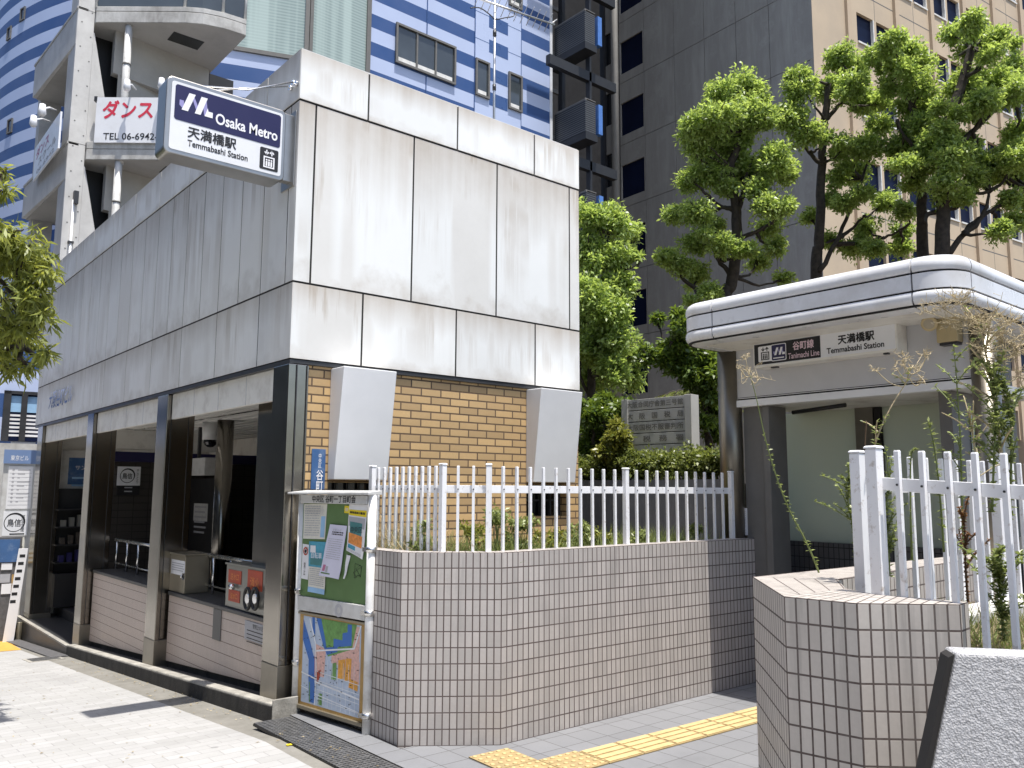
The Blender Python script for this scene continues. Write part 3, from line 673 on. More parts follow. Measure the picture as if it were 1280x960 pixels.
# shop signs glimpsed inside
fi = Fr((0, 12.615, 0), (1, 0, 0))
def logo(fr, a, b, r, parent, glyph='鳥信'):
    mb = MB(); mb.ring(fr, a, b, r*.86, r, .003, 40, wob=lambda t: .55+.9*max(0, math.cos(t-1.0))); mb.build('ring_mark', 'ink', parent)
    text(glyph, fr, a, b, 'ink', parent, w=r*1.25, h=r*.8, c=.003, bold=.012, name='brush_lettering')
a0, b0 = fi.ab(147, 583); a1, b1 = fi.ab(174, 607)
t = thing('shop_sign', 'white sign with brush ring emblem on the dark wall inside the entrance', 'sign', (a0, 12.6, b1))
mb = MB(); mb.fbox(fi, a0, a1, b1, b0, .005, .03); mb.build('sign_board', 'sign_white', t)
f2 = Fr(fi.p(0, 0, .03), fi.u); logo(f2, a0+(a1-a0)*.42, (b0+b1)/2, min((b0-b1)*.42, (a1-a0)*.34), t)
text('やきとり', f2, a1-(a1-a0)*.13, (b0+b1)/2, 'ink', t, h=(b0-b1)*.8, w=(a1-a0)*.1, c=.003, vertical=True)
mb = MB(); mb.fbox(fi, a0, a1, b1-(b0-b1)*.5, b1-.01, .005, .03); mb.build('lower_board', 'black', t)
for k in range(2): mb = MB(); mb.fquad(fi, a0+.1, a1-.1, b1-(b0-b1)*(.14+.2*k), b1-(b0-b1)*(.08+.2*k), .0315); mb.build('text_line', 'print_grey', t)
fi2 = Fr((0, 15.0, 0), (1, 0, 0)); a0, b0 = fi2.ab(86, 572); a1, b1 = fi2.ab(108, 620)
t = thing('shop_board', 'blue and beige shop board behind the third steel column', 'sign', (a0, 15.0, b1))
mb = MB(); mb.fbox(fi2, a0-.1, a1+.35, b1-.12, b0+.12, 0, .03); mb.build('board', 'board_grey', t)
mb = MB(); mb.fbox(fi2, a0, a1+.3, b1+(b0-b1)*.3, b0, .031, .034); mb.build('blue_field', 'blue_plate', t)
text('サンエスト', fi2, (a0+a1+.3)/2, b0-.16, 'white_ink', t, w=(a1-a0+.2)*.8, c=.036)
for k in range(5): mb = MB(); mb.fquad(fi2, a0+.06, a1+.2-.1*(k % 2), b0-.34-.12*k, b0-.31-.12*k, .036); mb.build('text_line', 'print_sky' if k < 3 else 'print_orange', t)
fi3 = frS(4.3); a0, b0 = fi3.ab(243, 629); a1, b1 = fi3.ab(259, 652)
t = thing('notice_sheet', 'pale printed notice hanging on the dark wall beside the inner column', 'notice', (4.3, -a0, b1))
mb = MB(); mb.fbox(fi3, a0, a1, b1, b0, 0, .004); mb.build('sheet', 'board_grey', t)
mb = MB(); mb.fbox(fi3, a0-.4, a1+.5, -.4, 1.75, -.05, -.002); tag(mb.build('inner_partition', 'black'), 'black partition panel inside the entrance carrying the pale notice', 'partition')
for k in range(6): mb = MB(); mb.fquad(fi3, a0+.04, a1-.04-.05*(k % 2), b0-.06-.07*k, b0-.035-.07*k, .005); mb.build('text_line', 'print_grey', t)
fi4 = frS(4.0); a0, b0 = fi4.ab(239, 573); a1, b1 = fi4.ab(255, 594)
t = thing('lamp_box', 'cream switch box hung from the ceiling just inside the entrance', 'box', (4.0, -a0, b1))
mb = MB(); mb.fbox(fi4, a0, a1, b1, b0, -.15, 0); mb.build('case', 'board_grey', t, bevel=.01); mb = MB(); mb.fbox(fi4, a0+.05, a0+.09, b0, 2.44, -.1, -.06); mb.build('hanger', 'dark_frame', t)
c = onX(263, 552, 3.9); t = thing('dome_camera', 'round dome camera under the entrance ceiling', 'camera', tuple(c))
mb = MB(); mb.tube([(c.x, c.y, 2.44), (c.x, c.y, c.z+.02)], [.11, .10], 18); mb.build('base', 'board_grey', t); mb = MB(); mb.ball((c.x, c.y, c.z+.01), .085, 14); mb.build('dome', 'glass_black', t)
# white wrapped stand and shelves in the far bay
c = onX(90, 700, 3.5); t = thing('covered_stand', 'pale wrapped stand just inside the open entrance bay', 'stand', (3.5, c.y, -.22))
mb = MB(); y = c.y; mb.tube([(3.5, y, -.2), (3.5, y, .3), (3.5, y, .9), (3.48, y, 1.02), (3.46, y, 1.06)], [.2, .26, .24, .18, .03], 14); mb.build('cover', 'cream', t)
mb = MB(); mb.ring(Fr((3.27, y, .85), (0, -1, 0)), 0, 0, .03, .06, 0, 20); mb.build('mark', 'ink', t)
t = thing('shelf_unit', 'dark shelf with rows of small boxes inside the entrance', 'shelf', (3.5, 14.6, -.22))
mb = MB(); mb.box(3.05, 4.3, 14.45, 14.8, -.2, .3)
for k in range(4): mb.box(3.05, 4.3, 14.5, 14.8, .45+.27*k, .47+.27*k)
mb.box(3.05, 4.3, 14.801, 14.82, -.2, 1.6); mb.build('frame', 'black', t)
for k in range(3):
    mb = MB()
    for j in range(10): mb.box(3.1+j*.115, 3.17+j*.115, 14.52, 14.6, .472+.27*k, .472+.27*k+.1+.04*((j*7+k*3) % 3))
    mb.build('box_row', ['navy', 'bark', 'cabinet'][k], t)

# ---- projecting lightbox sign
t = thing('station_sign', 'projecting station lightbox with dark navy top hung from the building corner', 'sign', (2.2, 6.1, 4.0))
xa, xb, za, zb_, ya, yb = 1.765, 2.685, 4.00, 4.585, 6.0, 6.2
fp = Fr((xa, ya, za), (1, 0, 0)); w_, h_ = xb-xa, zb_-za
def rrect(a0, a1, b0, b1, r, n=5):
    P = []
    for cx, cy, s in ((a1-r, b0+r, -90), (a1-r, b1-r, 0), (a0+r, b1-r, 90), (a0+r, b0+r, 180)):
        for i in range(n+1): th = R(s+90*i/n); P.append((cx+r*math.cos(th), cy+r*math.sin(th)))
    return P
mb = MB(); mb.extr(fp, rrect(0, w_, 0, h_, .045), -.20, 0); mb.build('housing', 'sign_frame', t, bevel=.008)
mb = MB(); mb.extr(fp, rrect(.035, w_-.03, .035, h_-.035, .02), .0005, .004); fc = mb.build('face_panel', 'sign_white', t)
mb = MB(); mb.extr(fp, rrect(.06, w_-.045, .262, h_-.055, .02), .0045, .006); nv = mb.build('navy_field', 'navy', t)
def metro_mark(fr, a, b, s, c, parent, wmat='white_ink', lmat='lilac'):
    """the slanted twin ribbon mark: light strokes folded over shaded ones"""
    k = .20*s
    L = lambda pts, m, cc: MB().fpoly(fr, [(a+x*s, b+y*s) for x, y in pts], cc).build('emblem_stroke', m, parent)
    L([(-.62, -.22), (-.40, -.42), (-.44, .02), (-.62, .02)], lmat, c)
    L([(.02, .30), (-.16, .44), (.18, -.42), (.30, -.30)], lmat, c)
    L([(.36, .40), (.56, .30), (.66, -.40), (.48, -.40)], lmat, c)
    L([(-.52, -.42), (-.24, -.42), (.06, .44), (-.22, .44)], wmat, c+.0008)
    L([(.06, -.42), (.32, -.42), (.60, .44), (.32, .44)], wmat, c+.0008)
    L([(.50, -.42), (.86, -.42), (.86, -.16), (.66, -.16), (.62, -.02)], wmat, c+.0012)
metro_mark(fp, .195, .415, .165, .007, t)
text('Osaka Metro', fp, .36, .355, 'white_ink', t, w=.49, h=.088, align='L', c=.0075, bold=.022)
text('天満橋駅', fp, .165, .195, 'ink', t, w=.36, h=.085, align='L', c=.0055, bold=.026)
text('Temmabashi Station', fp, .165, .110, 'ink', t, w=.455, h=.05, align='L', c=.0055, bold=.022)
def lift_mark(fr, a0, a1, b0, b1, c, parent, bg='ink', fg='white_ink'):
    w, h = a1-a0, b1-b0
    MB().extr(fr, rrect(a0, a1, b0, b1, .08*w), c, c+.0012).build('pictogram_plate', bg, parent)
    mb = MB(); c2 = c+.002; x = lambda u: a0+u*w; y = lambda v: b0+v*h
    for (u0, u1, v0, v1) in ((.2, .8, .56, .62), (.2, .8, .1, .16), (.2, .27, .16, .56), (.73, .8, .16, .56)): mb.fquad(fr, x(u0), x(u1), y(v0), y(v1), c2)
    for u in (.37, .5, .63): mb.fquad(fr, x(u-.045), x(u+.045), y(.18), y(.40), c2); mb.ring(fr, x(u), y(.46), 0, .05*w, c2, 10)
    for u, s in ((.36, -1), (.64, 1)):
        mb.fquad(fr, x(u-.03), x(u+.03), y(.68), y(.92), c2); e = .92 if s > 0 else .68
        mb.fpoly(fr, [(x(u-.13), y(e-s*.12)), (x(u-.09), y(e-s*.17)), (x(u), y(e-s*.06)), (x(u), y(e+s*.02))][::s], c2); mb.fpoly(fr, [(x(u+.13), y(e-s*.12)), (x(u), y(e+s*.02)), (x(u), y(e-s*.06)), (x(u+.09), y(e-s*.17))][::s], c2)
    mb.build('pictogram', fg, parent)
lift_mark(fp, .715, .865, .06, .235, .0045, t)
mb = MB(); mb.box(xb, X0-.002, ya+.02, ya+.09, za+.02, zb_-.01); mb.box(X0-.014, X0-.001, ya-.03, ya+.20, za-.02, zb_+.02); mb.build('bracket', 'sign_frame', t, bevel=.003)
mb = MB(); mb.tube([(1.95, ya+.07, zb_+.005), (2.4, ya+.09, zb_+.12), (X0-.02, ya+.02, 4.86)], .006, 6); mb.tube([(2.0, ya+.16, zb_+.005), (X0-.02, ya+.12, 4.86)], .006, 6); mb.build('stay_rod', 'rail_metal', t)
mb = MB()
for k in range(3): mb.tube([(X0-.03, ya-.02+k*.05, 4.83+.025*(k % 2)), (X0-.006, ya-.02+k*.05, 4.83+.025*(k % 2))], .022, 8)
mb.build('clamp', 'chrome', t)

# ---- street name plate on the brick
fq = Fr((0, Y0+.028, 0), (1, 0, 0)); a0, b0 = fq.ab(389.5, 561); a1, b1 = fq.ab(405, 612)
t = thing('street_plate', 'narrow blue street name plate fixed upright on the yellow brick', 'street plate', (a0, Y0, b1))
mb = MB(); mb.fbox(fq, a0, a1, b1, b0, .002, .010); mb.build('plate', 'blue_plate', t, bevel=.002)
text('中央区', fq, (a0+a1)/2+.01, b0-.09, 'white_ink', t, h=.11, w=.026, c=.012, vertical=True)
text('谷町一', fq, (a0+a1)/2+.012, b0-.265, 'white_ink', t, h=.205, w=.058, c=.012, vertical=True, bold=.01)

# ---- roof antenna
c = onY(617.5, 142, 8.4); t = thing('antenna', 'thin roof antenna mast with a long slanted aerial above the parapet', 'antenna', (c.x, 8.4, ZT))
top = onY(620.5, -25, 8.4); mb = MB(); mb.tube([(c.x, 8.4, ZT), (c.x, 8.4, top.z)], .017, 8); mb.build('mast', 'antenna_metal', t)
for yy in (42, 110): q = onY(619, yy, 8.4); mb = MB(); mb.cyl(c.x, 8.4, q.z-.04, q.z+.04, .026, 10); mb.build('mast_clamp', 'dark_frame', t)
A, B = onY(597, -2, 8.2), onY(693, 31, 8.2); mb = MB(); mb.tube([A, B], .013, 6); mb.build('boom', 'antenna_metal', t)
mb = MB()
for k in range(12):
    q = A.lerp(B, k/12.); mb.tube([q+Vector((-.03, -.12, .07)), q+Vector((.03, .12, -.07))], .005, 5)
mb.tube([B+Vector((-.08, 0, -.02)), B+Vector((.05, 0, .1))], .008, 5); mb.build('aerial_rods', 'antenna_metal', t)
P = [onY(*q, 8.35) for q in ((588, 10), (600, 10), (612, 18), (619, 24), (632, 22), (642, 20), (643, 14))]; mb = MB(); mb.tube(smooth_path(P), .008, 6); mb.build('cable', 'dark_frame', t)
# ============================================================ NOTICE BOARD
bl, br = onZ(369, 890, .0), onZ(458, 918, .0)
d = (br-bl).normalized(); fb = Fr((bl.x, bl.y, 0), d); LB = (br-bl).length
A = lambda x, y: fb.ab(x, y)
t = thing('notice_board', 'steel framed street notice board with green pin panel above a coloured district map', 'notice board', ((bl.x+br.x)/2, (bl.y+br.y)/2, 0))
zt = A(372, 614)[1]; ztR = A(466, 613)[1]; zt = (zt+ztR)/2
for a, nm in ((0, 0), (LB, 1)):
    mb = MB(); q = fb.p(a, 0, 0); mb.cyl(q.x, q.y, -.05, zt-.01, .03, 16); p = mb.build('post', 'post_white', t)
    for z in (.12, .78, 1.20) if nm else (.35, .86): mb = MB(); mb.cyl(q.x, q.y, z-.018, z+.018, .038, 14); mb.fbox(fb, a-.05 if nm else a, a if nm else a+.05, z-.014, z+.014, .02, .036); mb.build('clamp', 'rail_metal', p)
mb = MB(); g0 = A(381, 629)[1]; mb.fbox(fb, .02, LB-.02, g0+.002, zt-.03, -.05, .035); h = mb.build('header', 'board_grey', t, bevel=.004)
text('中央区 谷町一丁目町会', fb, LB*.52, (g0+zt)/2-.012, 'ink', h, w=LB*.62, h=.05, c=.037, bold=.012)
mb = MB(); mb.hexa([fb.p(*q) for q in ((-.04, zt-.026, .11), (LB+.03, zt-.026, .06), (LB+.03, zt-.026, -.06), (-.04, zt-.026, -.06), (-.04, zt-.012, .11), (LB+.03, zt-.008, .06), (LB+.03, zt+.004, -.06), (-.04, zt+.004, -.06))]); mb.build('roof_cap', 'board_grey', t, bevel=.003)
gb = A(376.5, 742)[1]; gb2 = A(458, 758)[1]; gb = (gb+gb2)/2
mb = MB(); mb.fbox(fb, .03, LB-.03, gb, g0, -.03, .012); mb.build('pin_panel', 'board_green', t)
bb = (A(375, 757)[1]+A(457, 780)[1])/2
mb = MB(); mb.fbox(fb, .02, LB-.02, bb, gb-.002, -.04, .028); bar = mb.build('crossbar', 'board_grey', t, bevel=.004)
mb = MB(); mb.ring(fb, LB*.63, (bb+gb)/2-.01, .022, .045, .030, 20); mb.build('lock_ring', 'print_grey', bar)
mt, mbm = (A(377.4, 763.3)[1]+A(457, 782)[1])/2-.005, (A(373, 874)[1]+A(452.6, 907.5)[1])/2
mb = MB(); mb.fbox(fb, .03, LB-.03, mbm, mt, -.03, .006); mb.build('map_board', 'wood', t)
mb = MB(); mb.fbox(fb, .02, LB-.02, mbm-.022, mbm, -.03, .03); mb.build('map_rail', 'cabinet_tan', t); mb = MB(); mb.fbox(fb, .02, LB-.02, mt, mt+.014, -.03, .02); mb.build('map_rail', 'cabinet_tan', t)
mb = MB(); mb.fbox(fb, .02, LB-.02, .02, mbm-.03, -.05, -.02); mb.build('kick_plate', 'plate_dark', t)
# the map: real printed shapes a hair above the sheet
m0, m1, n0, n1 = .075, LB-.075, mbm+.02, mt-.012
mb = MB(); mb.fquad(fb, m0, m1, n0, n1, .0065); mp = mb.build('map_sheet', 'map_base', t)
U = lambda u, v: (m0+(m1-m0)*u, n0+(n1-n0)*v)
lay = [0.0072]
def mpoly(pts, m, nm='map_area'):
    lay[0] += .00012; MB().fpoly(fb, [U(*p) for p in pts], lay[0]).build(nm, m, mp)
mpoly([(.52, .52), (.98, .50), (.98, .98), (.52, .98)], 'map_pink'); mpoly([(.2, .34), (.4, .34), (.42, .66), (.24, .7)], 'map_pink'); mpoly([(.80, .40), (.99, .35), (.99, .6), (.84, .6)], 'map_pink')
mpoly([(.30, 1.), (.93, 1.), (.86, .72), (.46, .585), (.36, .70)], 'map_green')
mpoly([(.0, .96), (.12, .74), (.22, .52), (.12, .5), (.0, .72)], 'map_blue'); mpoly([(.115, .60), (.225, .55), (.235, .3), (.245, .02), (.15, .02), (.125, .3)], 'map_blue')
mpoly([(.16, 1.), (.205, 1.), (.225, .80), (.17, .84)], 'map_blue')
mpoly([(.235, 1.), (.32, 1.), (.40, .78), (.43, .68), (.62, .72), (.62, .66), (.44, .60), (.37, .70)], 'map_blue')
mpoly([(.55, .80), (.70, .80), (.70, .88), (.78, .90), (.78, .99), (.85, .99), (.85, .76), (.55, .70)], 'map_blue')
mpoly([(.63, .36), (.74, .38), (.76, .60), (.64, .57)], 'map_orange'); mpoly([(.75, .36), (.85, .38), (.86, .62), (.77, .61)], 'map_orange'); mpoly([(.82, .30), (.97, .28), (.97, .38), (.84, .40)], 'map_orange')
mpoly([(.53, .34), (.61, .35), (.61, .54), (.54, .52)], 'map_green'); mpoly([(.15, .02), (.17, .02), (.16, .25), (.145, .25)], 'map_green'); mpoly([(.31, .02), (.38, .02), (.38, .15), (.32, .15)], 'map_green')
mpoly([(.26, .25), (.30, .25), (.35, .42), (.25, .38)], 'red_label')
for x0, y0, x1, y1, w in ((.25, .62, .9, .735, .018), (.9, .735, 1., 1., .02), (.24, .27, 1., .20, .02), (.0, .34, .26, .30, .016), (.12, .98, .24, .7, .02), (.24, .7, .27, .3, .014), (.27, .3, .25, .0, .012), (.25, .13, 1., .06, .01), (.0, .18, .14, .16, .008)):
    L_ = math.hypot(x1-x0, y1-y0); px, py = -(y1-y0)/L_*w/2, (x1-x0)/L_*w/2
    mpoly([(x0-px, y0-py), (x1-px, y1-py), (x1+px, y1+py), (x0+px, y0+py)], 'map_road', 'map_road')
mb = MB()
for k in range(9): u = .33+k*.075; a_, b_ = U(u, .02), U(u, .235); mb.fquad(fb, a_[0]-.0018, a_[0]+.0018, a_[1], b_[1], .0100)
for k in range(6): u = .46+k*.09; a_, b_ = U(u, .24), U(u, .55); mb.fquad(fb, a_[0]-.0016, a_[0]+.0016, a_[1], b_[1], .0101)
for k in range(4): a_, b_ = U(.28, .09+.1*k), U(1., .05+.1*k); mb.fpoly(fb, [(a_[0], a_[1]-.002), (b_[0], b_[1]-.002), (b_[0], b_[1]+.002), (a_[0], a_[1]+.002)], .0102)
mb.build('street_grid', 'map_road', mp)
mb = MB(); rr = random.Random(3)
for k in range(110):
    u, v = rr.uniform(.02, .97), rr.uniform(.03, .97)
    if .3 < u < .9 and v > .72 and rr.random() < .8: continue
    a_ = U(u, v); w = rr.uniform(.006, .02); mb.fquad(fb, a_[0], a_[0]+w, a_[1], a_[1]+.005, .0106)
mb.build('map_print', 'ink', mp)
# pinned papers: every sheet is a thing of its own
def sheet(name, label, cat, quad, mat, c=.0135, curl=.012):
    P = [A(*q) for q in quad]                    # TL TR BR BL in photo pixels, put on the panel
    cx = sum(p[0] for p in P)/4; t = thing(name, label, cat, tuple(fb.p(cx, sum(p[1] for p in P)/4, c)))
    n = 6; mb = MB(); G = {}
    def Q(u, v): 
        a = [(1-u)*P[0][k]+u*P[1][k] for k in (0, 1)]; b = [(1-u)*P[3][k]+u*P[2][k] for k in (0, 1)]
        return [a[k]*(1-v)+b[k]*v for k in (0, 1)]
    def S(u, v, e=0): q = Q(u, v); return fb.p(q[0], q[1], c+e+curl*(.25*math.sin(3*u+4*v)**2 + v**3*(.3+.7*abs(u-.4))))
    for i in range(n):
        for j in range(n): mb.face([S(i/n, (j+1)/n), S((i+1)/n, (j+1)/n), S((i+1)/n, j/n), S(i/n, j/n)], sm=True)
    mb.build('sheet', mat, t, merge=True)
    def patch(u0, u1, v0, v1, m, nm='print_field', e=.0012):
        mb = MB(); k = 4
        for i in range(k):
            for j in range(k): a0, a1, b0, b1 = u0+(u1-u0)*i/k, u0+(u1-u0)*(i+1)/k, v0+(v1-v0)*j/k, v0+(v1-v0)*(j+1)/k; mb.face([S(a0, b1, e), S(a1, b1, e), S(a1, b0, e), S(a0, b0, e)], sm=True)
        mb.build(nm, m, t)
    def lines(n, u0, u1, v0, v1, m='print_grey', seed=1, hh=.35):
        mb = MB(); r2 = random.Random(seed); dv = (v1-v0)/n
        for i in range(n):
            x = u0
            while x < u1-.03:
                w = r2.uniform(.03, .12); x1 = min(x+w, u1); b = v0+dv*i
                mb.face([S(x, b+dv*hh, .0018), S(x1, b+dv*hh, .0018), S(x1, b, .0018), S(x, b, .0018)]); x = x1+.02
        mb.build('text_line', m, t)
    def words(s, u, v, w, m='ink', h=None):
        q = Q(u, v); W = abs(P[1][0]-P[0][0])*w; tt = text(s, fb, q[0], q[1], m, t, w=W, h=h, c=c+curl*.45+.004)
    return t, patch, lines, words
x2 = lambda zx, zy: (350+zx/5.65, 590+zy/5.65)
t, pa, ln, wd = sheet('area_map', 'pale grey neighbourhood plan pinned at the top left of the green panel', 'map sheet', [x2(182, 226), x2(345, 226), x2(330, 474), x2(176, 470)], 'paper_beige', curl=.004)
pa(.78, .96, .35, .95, 'print_sky'); ln(13, .06, .74, .05, .95, seed=5, hh=.3); ln(7, .06, .9, .08, .32, seed=8, hh=.25)
t, pa, ln, wd = sheet('warning_sticker', 'white strip with a red barred circle and upright writing on the green panel', 'sticker', [x2(172, 506), x2(221, 514), x2(210, 760), x2(162, 750)], 'paper', curl=.003)
q = [A(*x2(195, 558))][0]; MB().ring(fb, q[0], q[1], .020, .030, .0175, 24).build('barred_circle', 'red_label', t); MB().ring(fb, q[0], q[1], 0, .013, .0176, 12).build('hand_mark', 'ink', t)
text('禁止', fb, A(*x2(187, 680))[0], A(*x2(187, 680))[1], 'ink', t, h=.09, w=.022, c=.0175, vertical=True)
t, pa, ln, wd = sheet('blue_poster', 'torn poster with a blue top and beige printed foot half hidden by the lilac letter', 'poster', [x2(218, 488), x2(338, 494), x2(332, 866), x2(214, 842)], 'paper_beige', c=.0140)
pa(.0, 1., .0, .50, 'print_blue'); pa(.0, 1., .90, 1., 'print_sky'); ln(9, .06, .94, .53, .88, seed=2); pa(.1, .42, .08, .22, 'paper', e=.0022); pa(.1, .9, .33, .46, 'print_teal', e=.0022)
wd('自転車', .5, .27, .62, 'white_ink')
t, pa, ln, wd = sheet('lilac_letter', 'slanted lilac letter pinned across the middle of the green panel', 'letter', [x2(370, 368), x2(490, 380), x2(444, 756), x2(302, 728)], 'paper_lilac', c=.0200, curl=.02)
wd('お知らせ', .56, .10, .5, 'print_grey'); ln(2, .25, .85, .13, .21, 'ink', 9, .5); ln(10, .12, .88, .27, .68, seed=4, hh=.25); pa(.08, .22, .78, .90, 'pink_ink'); pa(.25, .36, .80, .91, 'print_grey'); pa(.06, .5, .925, .95, 'board_green')
t, pa, ln, wd = sheet('event_poster', 'torn poster with a yellow banner and orange pictures at the right of the green panel', 'poster', [x2(502, 228), x2(633, 232), x2(604, 618), x2(489, 552)], 'paper', c=.0150, curl=.014)
pa(.02, .98, .11, .23, 'print_yellow'); pa(.04, .94, .26, .46, 'print_grey'); pa(.12, .8, .36, .60, 'print_teal', e=.002); pa(.06, .86, .60, .82, 'print_orange'); pa(.06, .5, .84, .92, 'print_blue'); ln(1, .08, .9, .145, .20, 'ink', 3, .8); ln(3, .06, .9, .935, .99, seed=6)
wd('中央区', .52, .50, .62, 'ink')
t, pa, ln, wd = sheet('yellow_note', 'small yellowed note pinned beside the torn poster with yellow banner', 'note', [x2(468, 238), x2(503, 240), x2(500, 292), x2(466, 288)], 'print_yellow', c=.0138, curl=.003); ln(3, .2, .8, .3, .8, 'paper', 3, .5)
t, pa, ln, wd = sheet('paper_scrap', 'thin torn curling scrap of white paper left on the green panel', 'paper scrap', [x2(484, 582), x2(512, 590), x2(480, 756), x2(470, 750)], 'paper', c=.0160, curl=.02)
# scrawl on the panel
mb = MB(); rr = random.Random(4); q0 = A(*x2(560, 700)); pts = [fb.p(q0[0]+rr.uniform(-.055, .055), q0[1]+rr.uniform(-.06, .06), .0135) for _ in range(12)]
mb.tube(pts, .0012, 4); tag(mb.build('scrawl', 'ink'), 'faint dark scrawl marked on the bare green of the notice board', 'scrawl')

# ============================================================ LEFT PLANTER, FENCE
def tiled_wall(name, label, outer, inner, zt, mat, zb=-.1, tw=.0468, close=None, catg='planter wall', loc=None, capmat=None):
    """outer / inner: matching plan points of the wall's two faces"""
    t = thing(name, label, catg, loc or (outer[1][0], outer[1][1], 0)); mb = MB()
    def run(p, q, rev=False):
        L = math.hypot(q[0]-p[0], q[1]-p[1]); n = max(1, round(L/tw)); Lu = n*tw
        mb.face([(p[0], p[1], zb), (q[0], q[1], zb), (q[0], q[1], zt), (p[0], p[1], zt)], uv=[(0, zb-zt), (Lu, zb-zt), (Lu, 0), (0, 0)])
    for a, b in zip(outer, outer[1:]): run(a, b)
    I = inner[::-1]
    run(outer[-1], inner[-1])
    for a, b in zip(I, I[1:]): run(a, b)
    run(inner[0], outer[0])
    body = mb.build('wall_body', mat, t)
    mb = MB()
    for i in range(len(outer)-1):
        a, b, c, e = outer[i], outer[i+1], inner[min(i+1, len(inner)-1)], inner[min(i, len(inner)-1)]
        n = max(1, round(math.hypot(b[0]-a[0], b[1]-a[1])/tw)); Lu = n*tw; w = math.hypot(a[0]-e[0], a[1]-e[1]); w = max(1, round(w/.1))*.1
        m_ = 10
        def bl_(u, v): return tuple((a[k]*(1-u)+b[k]*u)*(1-v)+(e[k]*(1-u)+c[k]*u)*v for k in (0, 1))+(zt,)
        for iu in range(m_):
            for iv in range(m_):
                u0, u1, v0, v1 = iu/m_, (iu+1)/m_, iv/m_, (iv+1)/m_
                mb.face([bl_(u0, v0), bl_(u1, v0), bl_(u1, v1), bl_(u0, v1)], uv=[(Lu*u0, w*v0), (Lu*u1, w*v0), (Lu*u1, w*v1), (Lu*u0, w*v1)])
    mb.build('wall_top', capmat or mat, t)
    return t
lo = [(3.0, 5.92), (3.0, 4.675), (3.52, 4.285), (6.36, 4.285)]
li = [(3.13, 5.92), (3.13, 4.745), (3.56, 4.42), (6.36, 4.445)]
tiled_wall('planter_wall', 'long grey tiled planter wall below the white picket fence beside the paving', lo, li, 1.2, 'tile_wall')
mb = MB(); mb.prism([(6.7, 5.92), (3.131, 5.92), (3.131, 4.746), (3.561, 4.421), (6.7, 4.446)], .2, 1.07); kind(mb.build('planter_soil', 'soil'), 'structure')
def picket(mb, p, z0, z1, w=.019, d=None):
    """square bar with a chamfered cap"""
    x, y = p; d = d or Vector((1, 0, 0)); e = Vector((-d.y, d.x, 0)); h = w/2; c = Vector((x, y, 0))
    q = [c-d*h-e*h, c+d*h-e*h, c+d*h+e*h, c-d*h+e*h]
    k = .78; tq = [c+(v-c)*k for v in q]
    lo_ = [Vector((v.x, v.y, z0)) for v in q]; hi = [Vector((v.x, v.y, z1-.006)) for v in q]; tp = [Vector((v.x, v.y, z1)) for v in tq]
    for i in range(4):
        j = (i+1) % 4; mb.face([lo_[i], lo_[j], hi[j], hi[i]]); mb.face([hi[i], hi[j], tp[j], tp[i]])
    mb.face(tp); mb.face(lo_[::-1]); return mb
def fence_run(t, p, q, zt, z0, n=None, step=.108, first=.5, rails=(.13,), posts=(True, True), side=1, zslope=0., pw=.038, pkw=.018):
    p, q = Vector((p[0], p[1], 0)), Vector((q[0], q[1], 0)); d = (q-p).normalized(); L = (q-p).length; e = Vector((d.y, -d.x, 0))*side
    for dz in rails:
        mb = MB(); fr = Fr((p.x, p.y, 0), d); s = 1 if (fr.n.dot(e) > 0) else -1
        mb.hexa([fr.p(0, zt-dz-.052, -.012), fr.p(L, zt-dz-.052+zslope*L, -.012), fr.p(L, zt-dz-.052+zslope*L, -.030), fr.p(0, zt-dz-.052, -.030),
                 fr.p(0, zt-dz, -.012), fr.p(L, zt-dz+zslope*L, -.012), fr.p(L, zt-dz+zslope*L, -.030), fr.p(0, zt-dz, -.030)]) if s > 0 else mb.hexa([fr.p(0, zt-dz-.052, .030), fr.p(L, zt-dz-.052+zslope*L, .030), fr.p(L, zt-dz-.052+zslope*L, .012), fr.p(0, zt-dz-.052, .012),
                 fr.p(0, zt-dz, .030), fr.p(L, zt-dz+zslope*L, .030), fr.p(L, zt-dz+zslope*L, .012), fr.p(0, zt-dz, .012)])
        mb.build('rail', 'fence_paint', t, bevel=.002)
    k = n or max(1, round(L/step)-1); s0 = L/(k+1)
    for i in range(k):
        c = p+d*s0*(i+1); z = zt+zslope*s0*(i+1); pk = picket(MB(), (c.x, c.y), z0, z, pkw, d).build('picket', 'fence_paint', t)
        mb = MB()
        for dz in rails: a = c+e*pkw*.5; mb.tube([(a.x, a.y, z-dz-.026), (a.x+e.x*.004, a.y+e.y*.004, z-dz-.026)], .005, 6)
        mb.build('bolt', 'dark_frame', pk)
    for c, on, sl_ in ((p, posts[0], 0), (q, posts[1], L)):
        if on:
            z = zt+.004+zslope*sl_; po = picket(MB(), (c.x, c.y), z0, z, pw, d).build('post', 'fence_paint', t, bevel=.002)
            picket(MB(), (c.x, c.y), z+.0005, z+.012, pw+.006, d).build('post_cap', 'fence_paint', po)
t = thing('picket_fence', 'white picket fence standing on the long tiled planter wall before the yellow brick', 'fence', (4.5, 4.4, 1.07))
ZF = 1.765
fence_run(t, (3.20, 5.40), (3.265, 4.60), ZF, 1.06, n=10, posts=(True, True), side=1)
fence_run(t, (3.265, 4.60), (3.50, 4.40), ZF, 1.06, n=2, posts=(False, True), side=1)
fence_run(t, (3.50, 4.40), (4.845, 4.40), ZF, 1.06, n=10, posts=(False, True), side=1)
fence_run(t, (4.845, 4.40), (6.20, 4.40), ZF, 1.06, n=10, posts=(False, True), side=1)

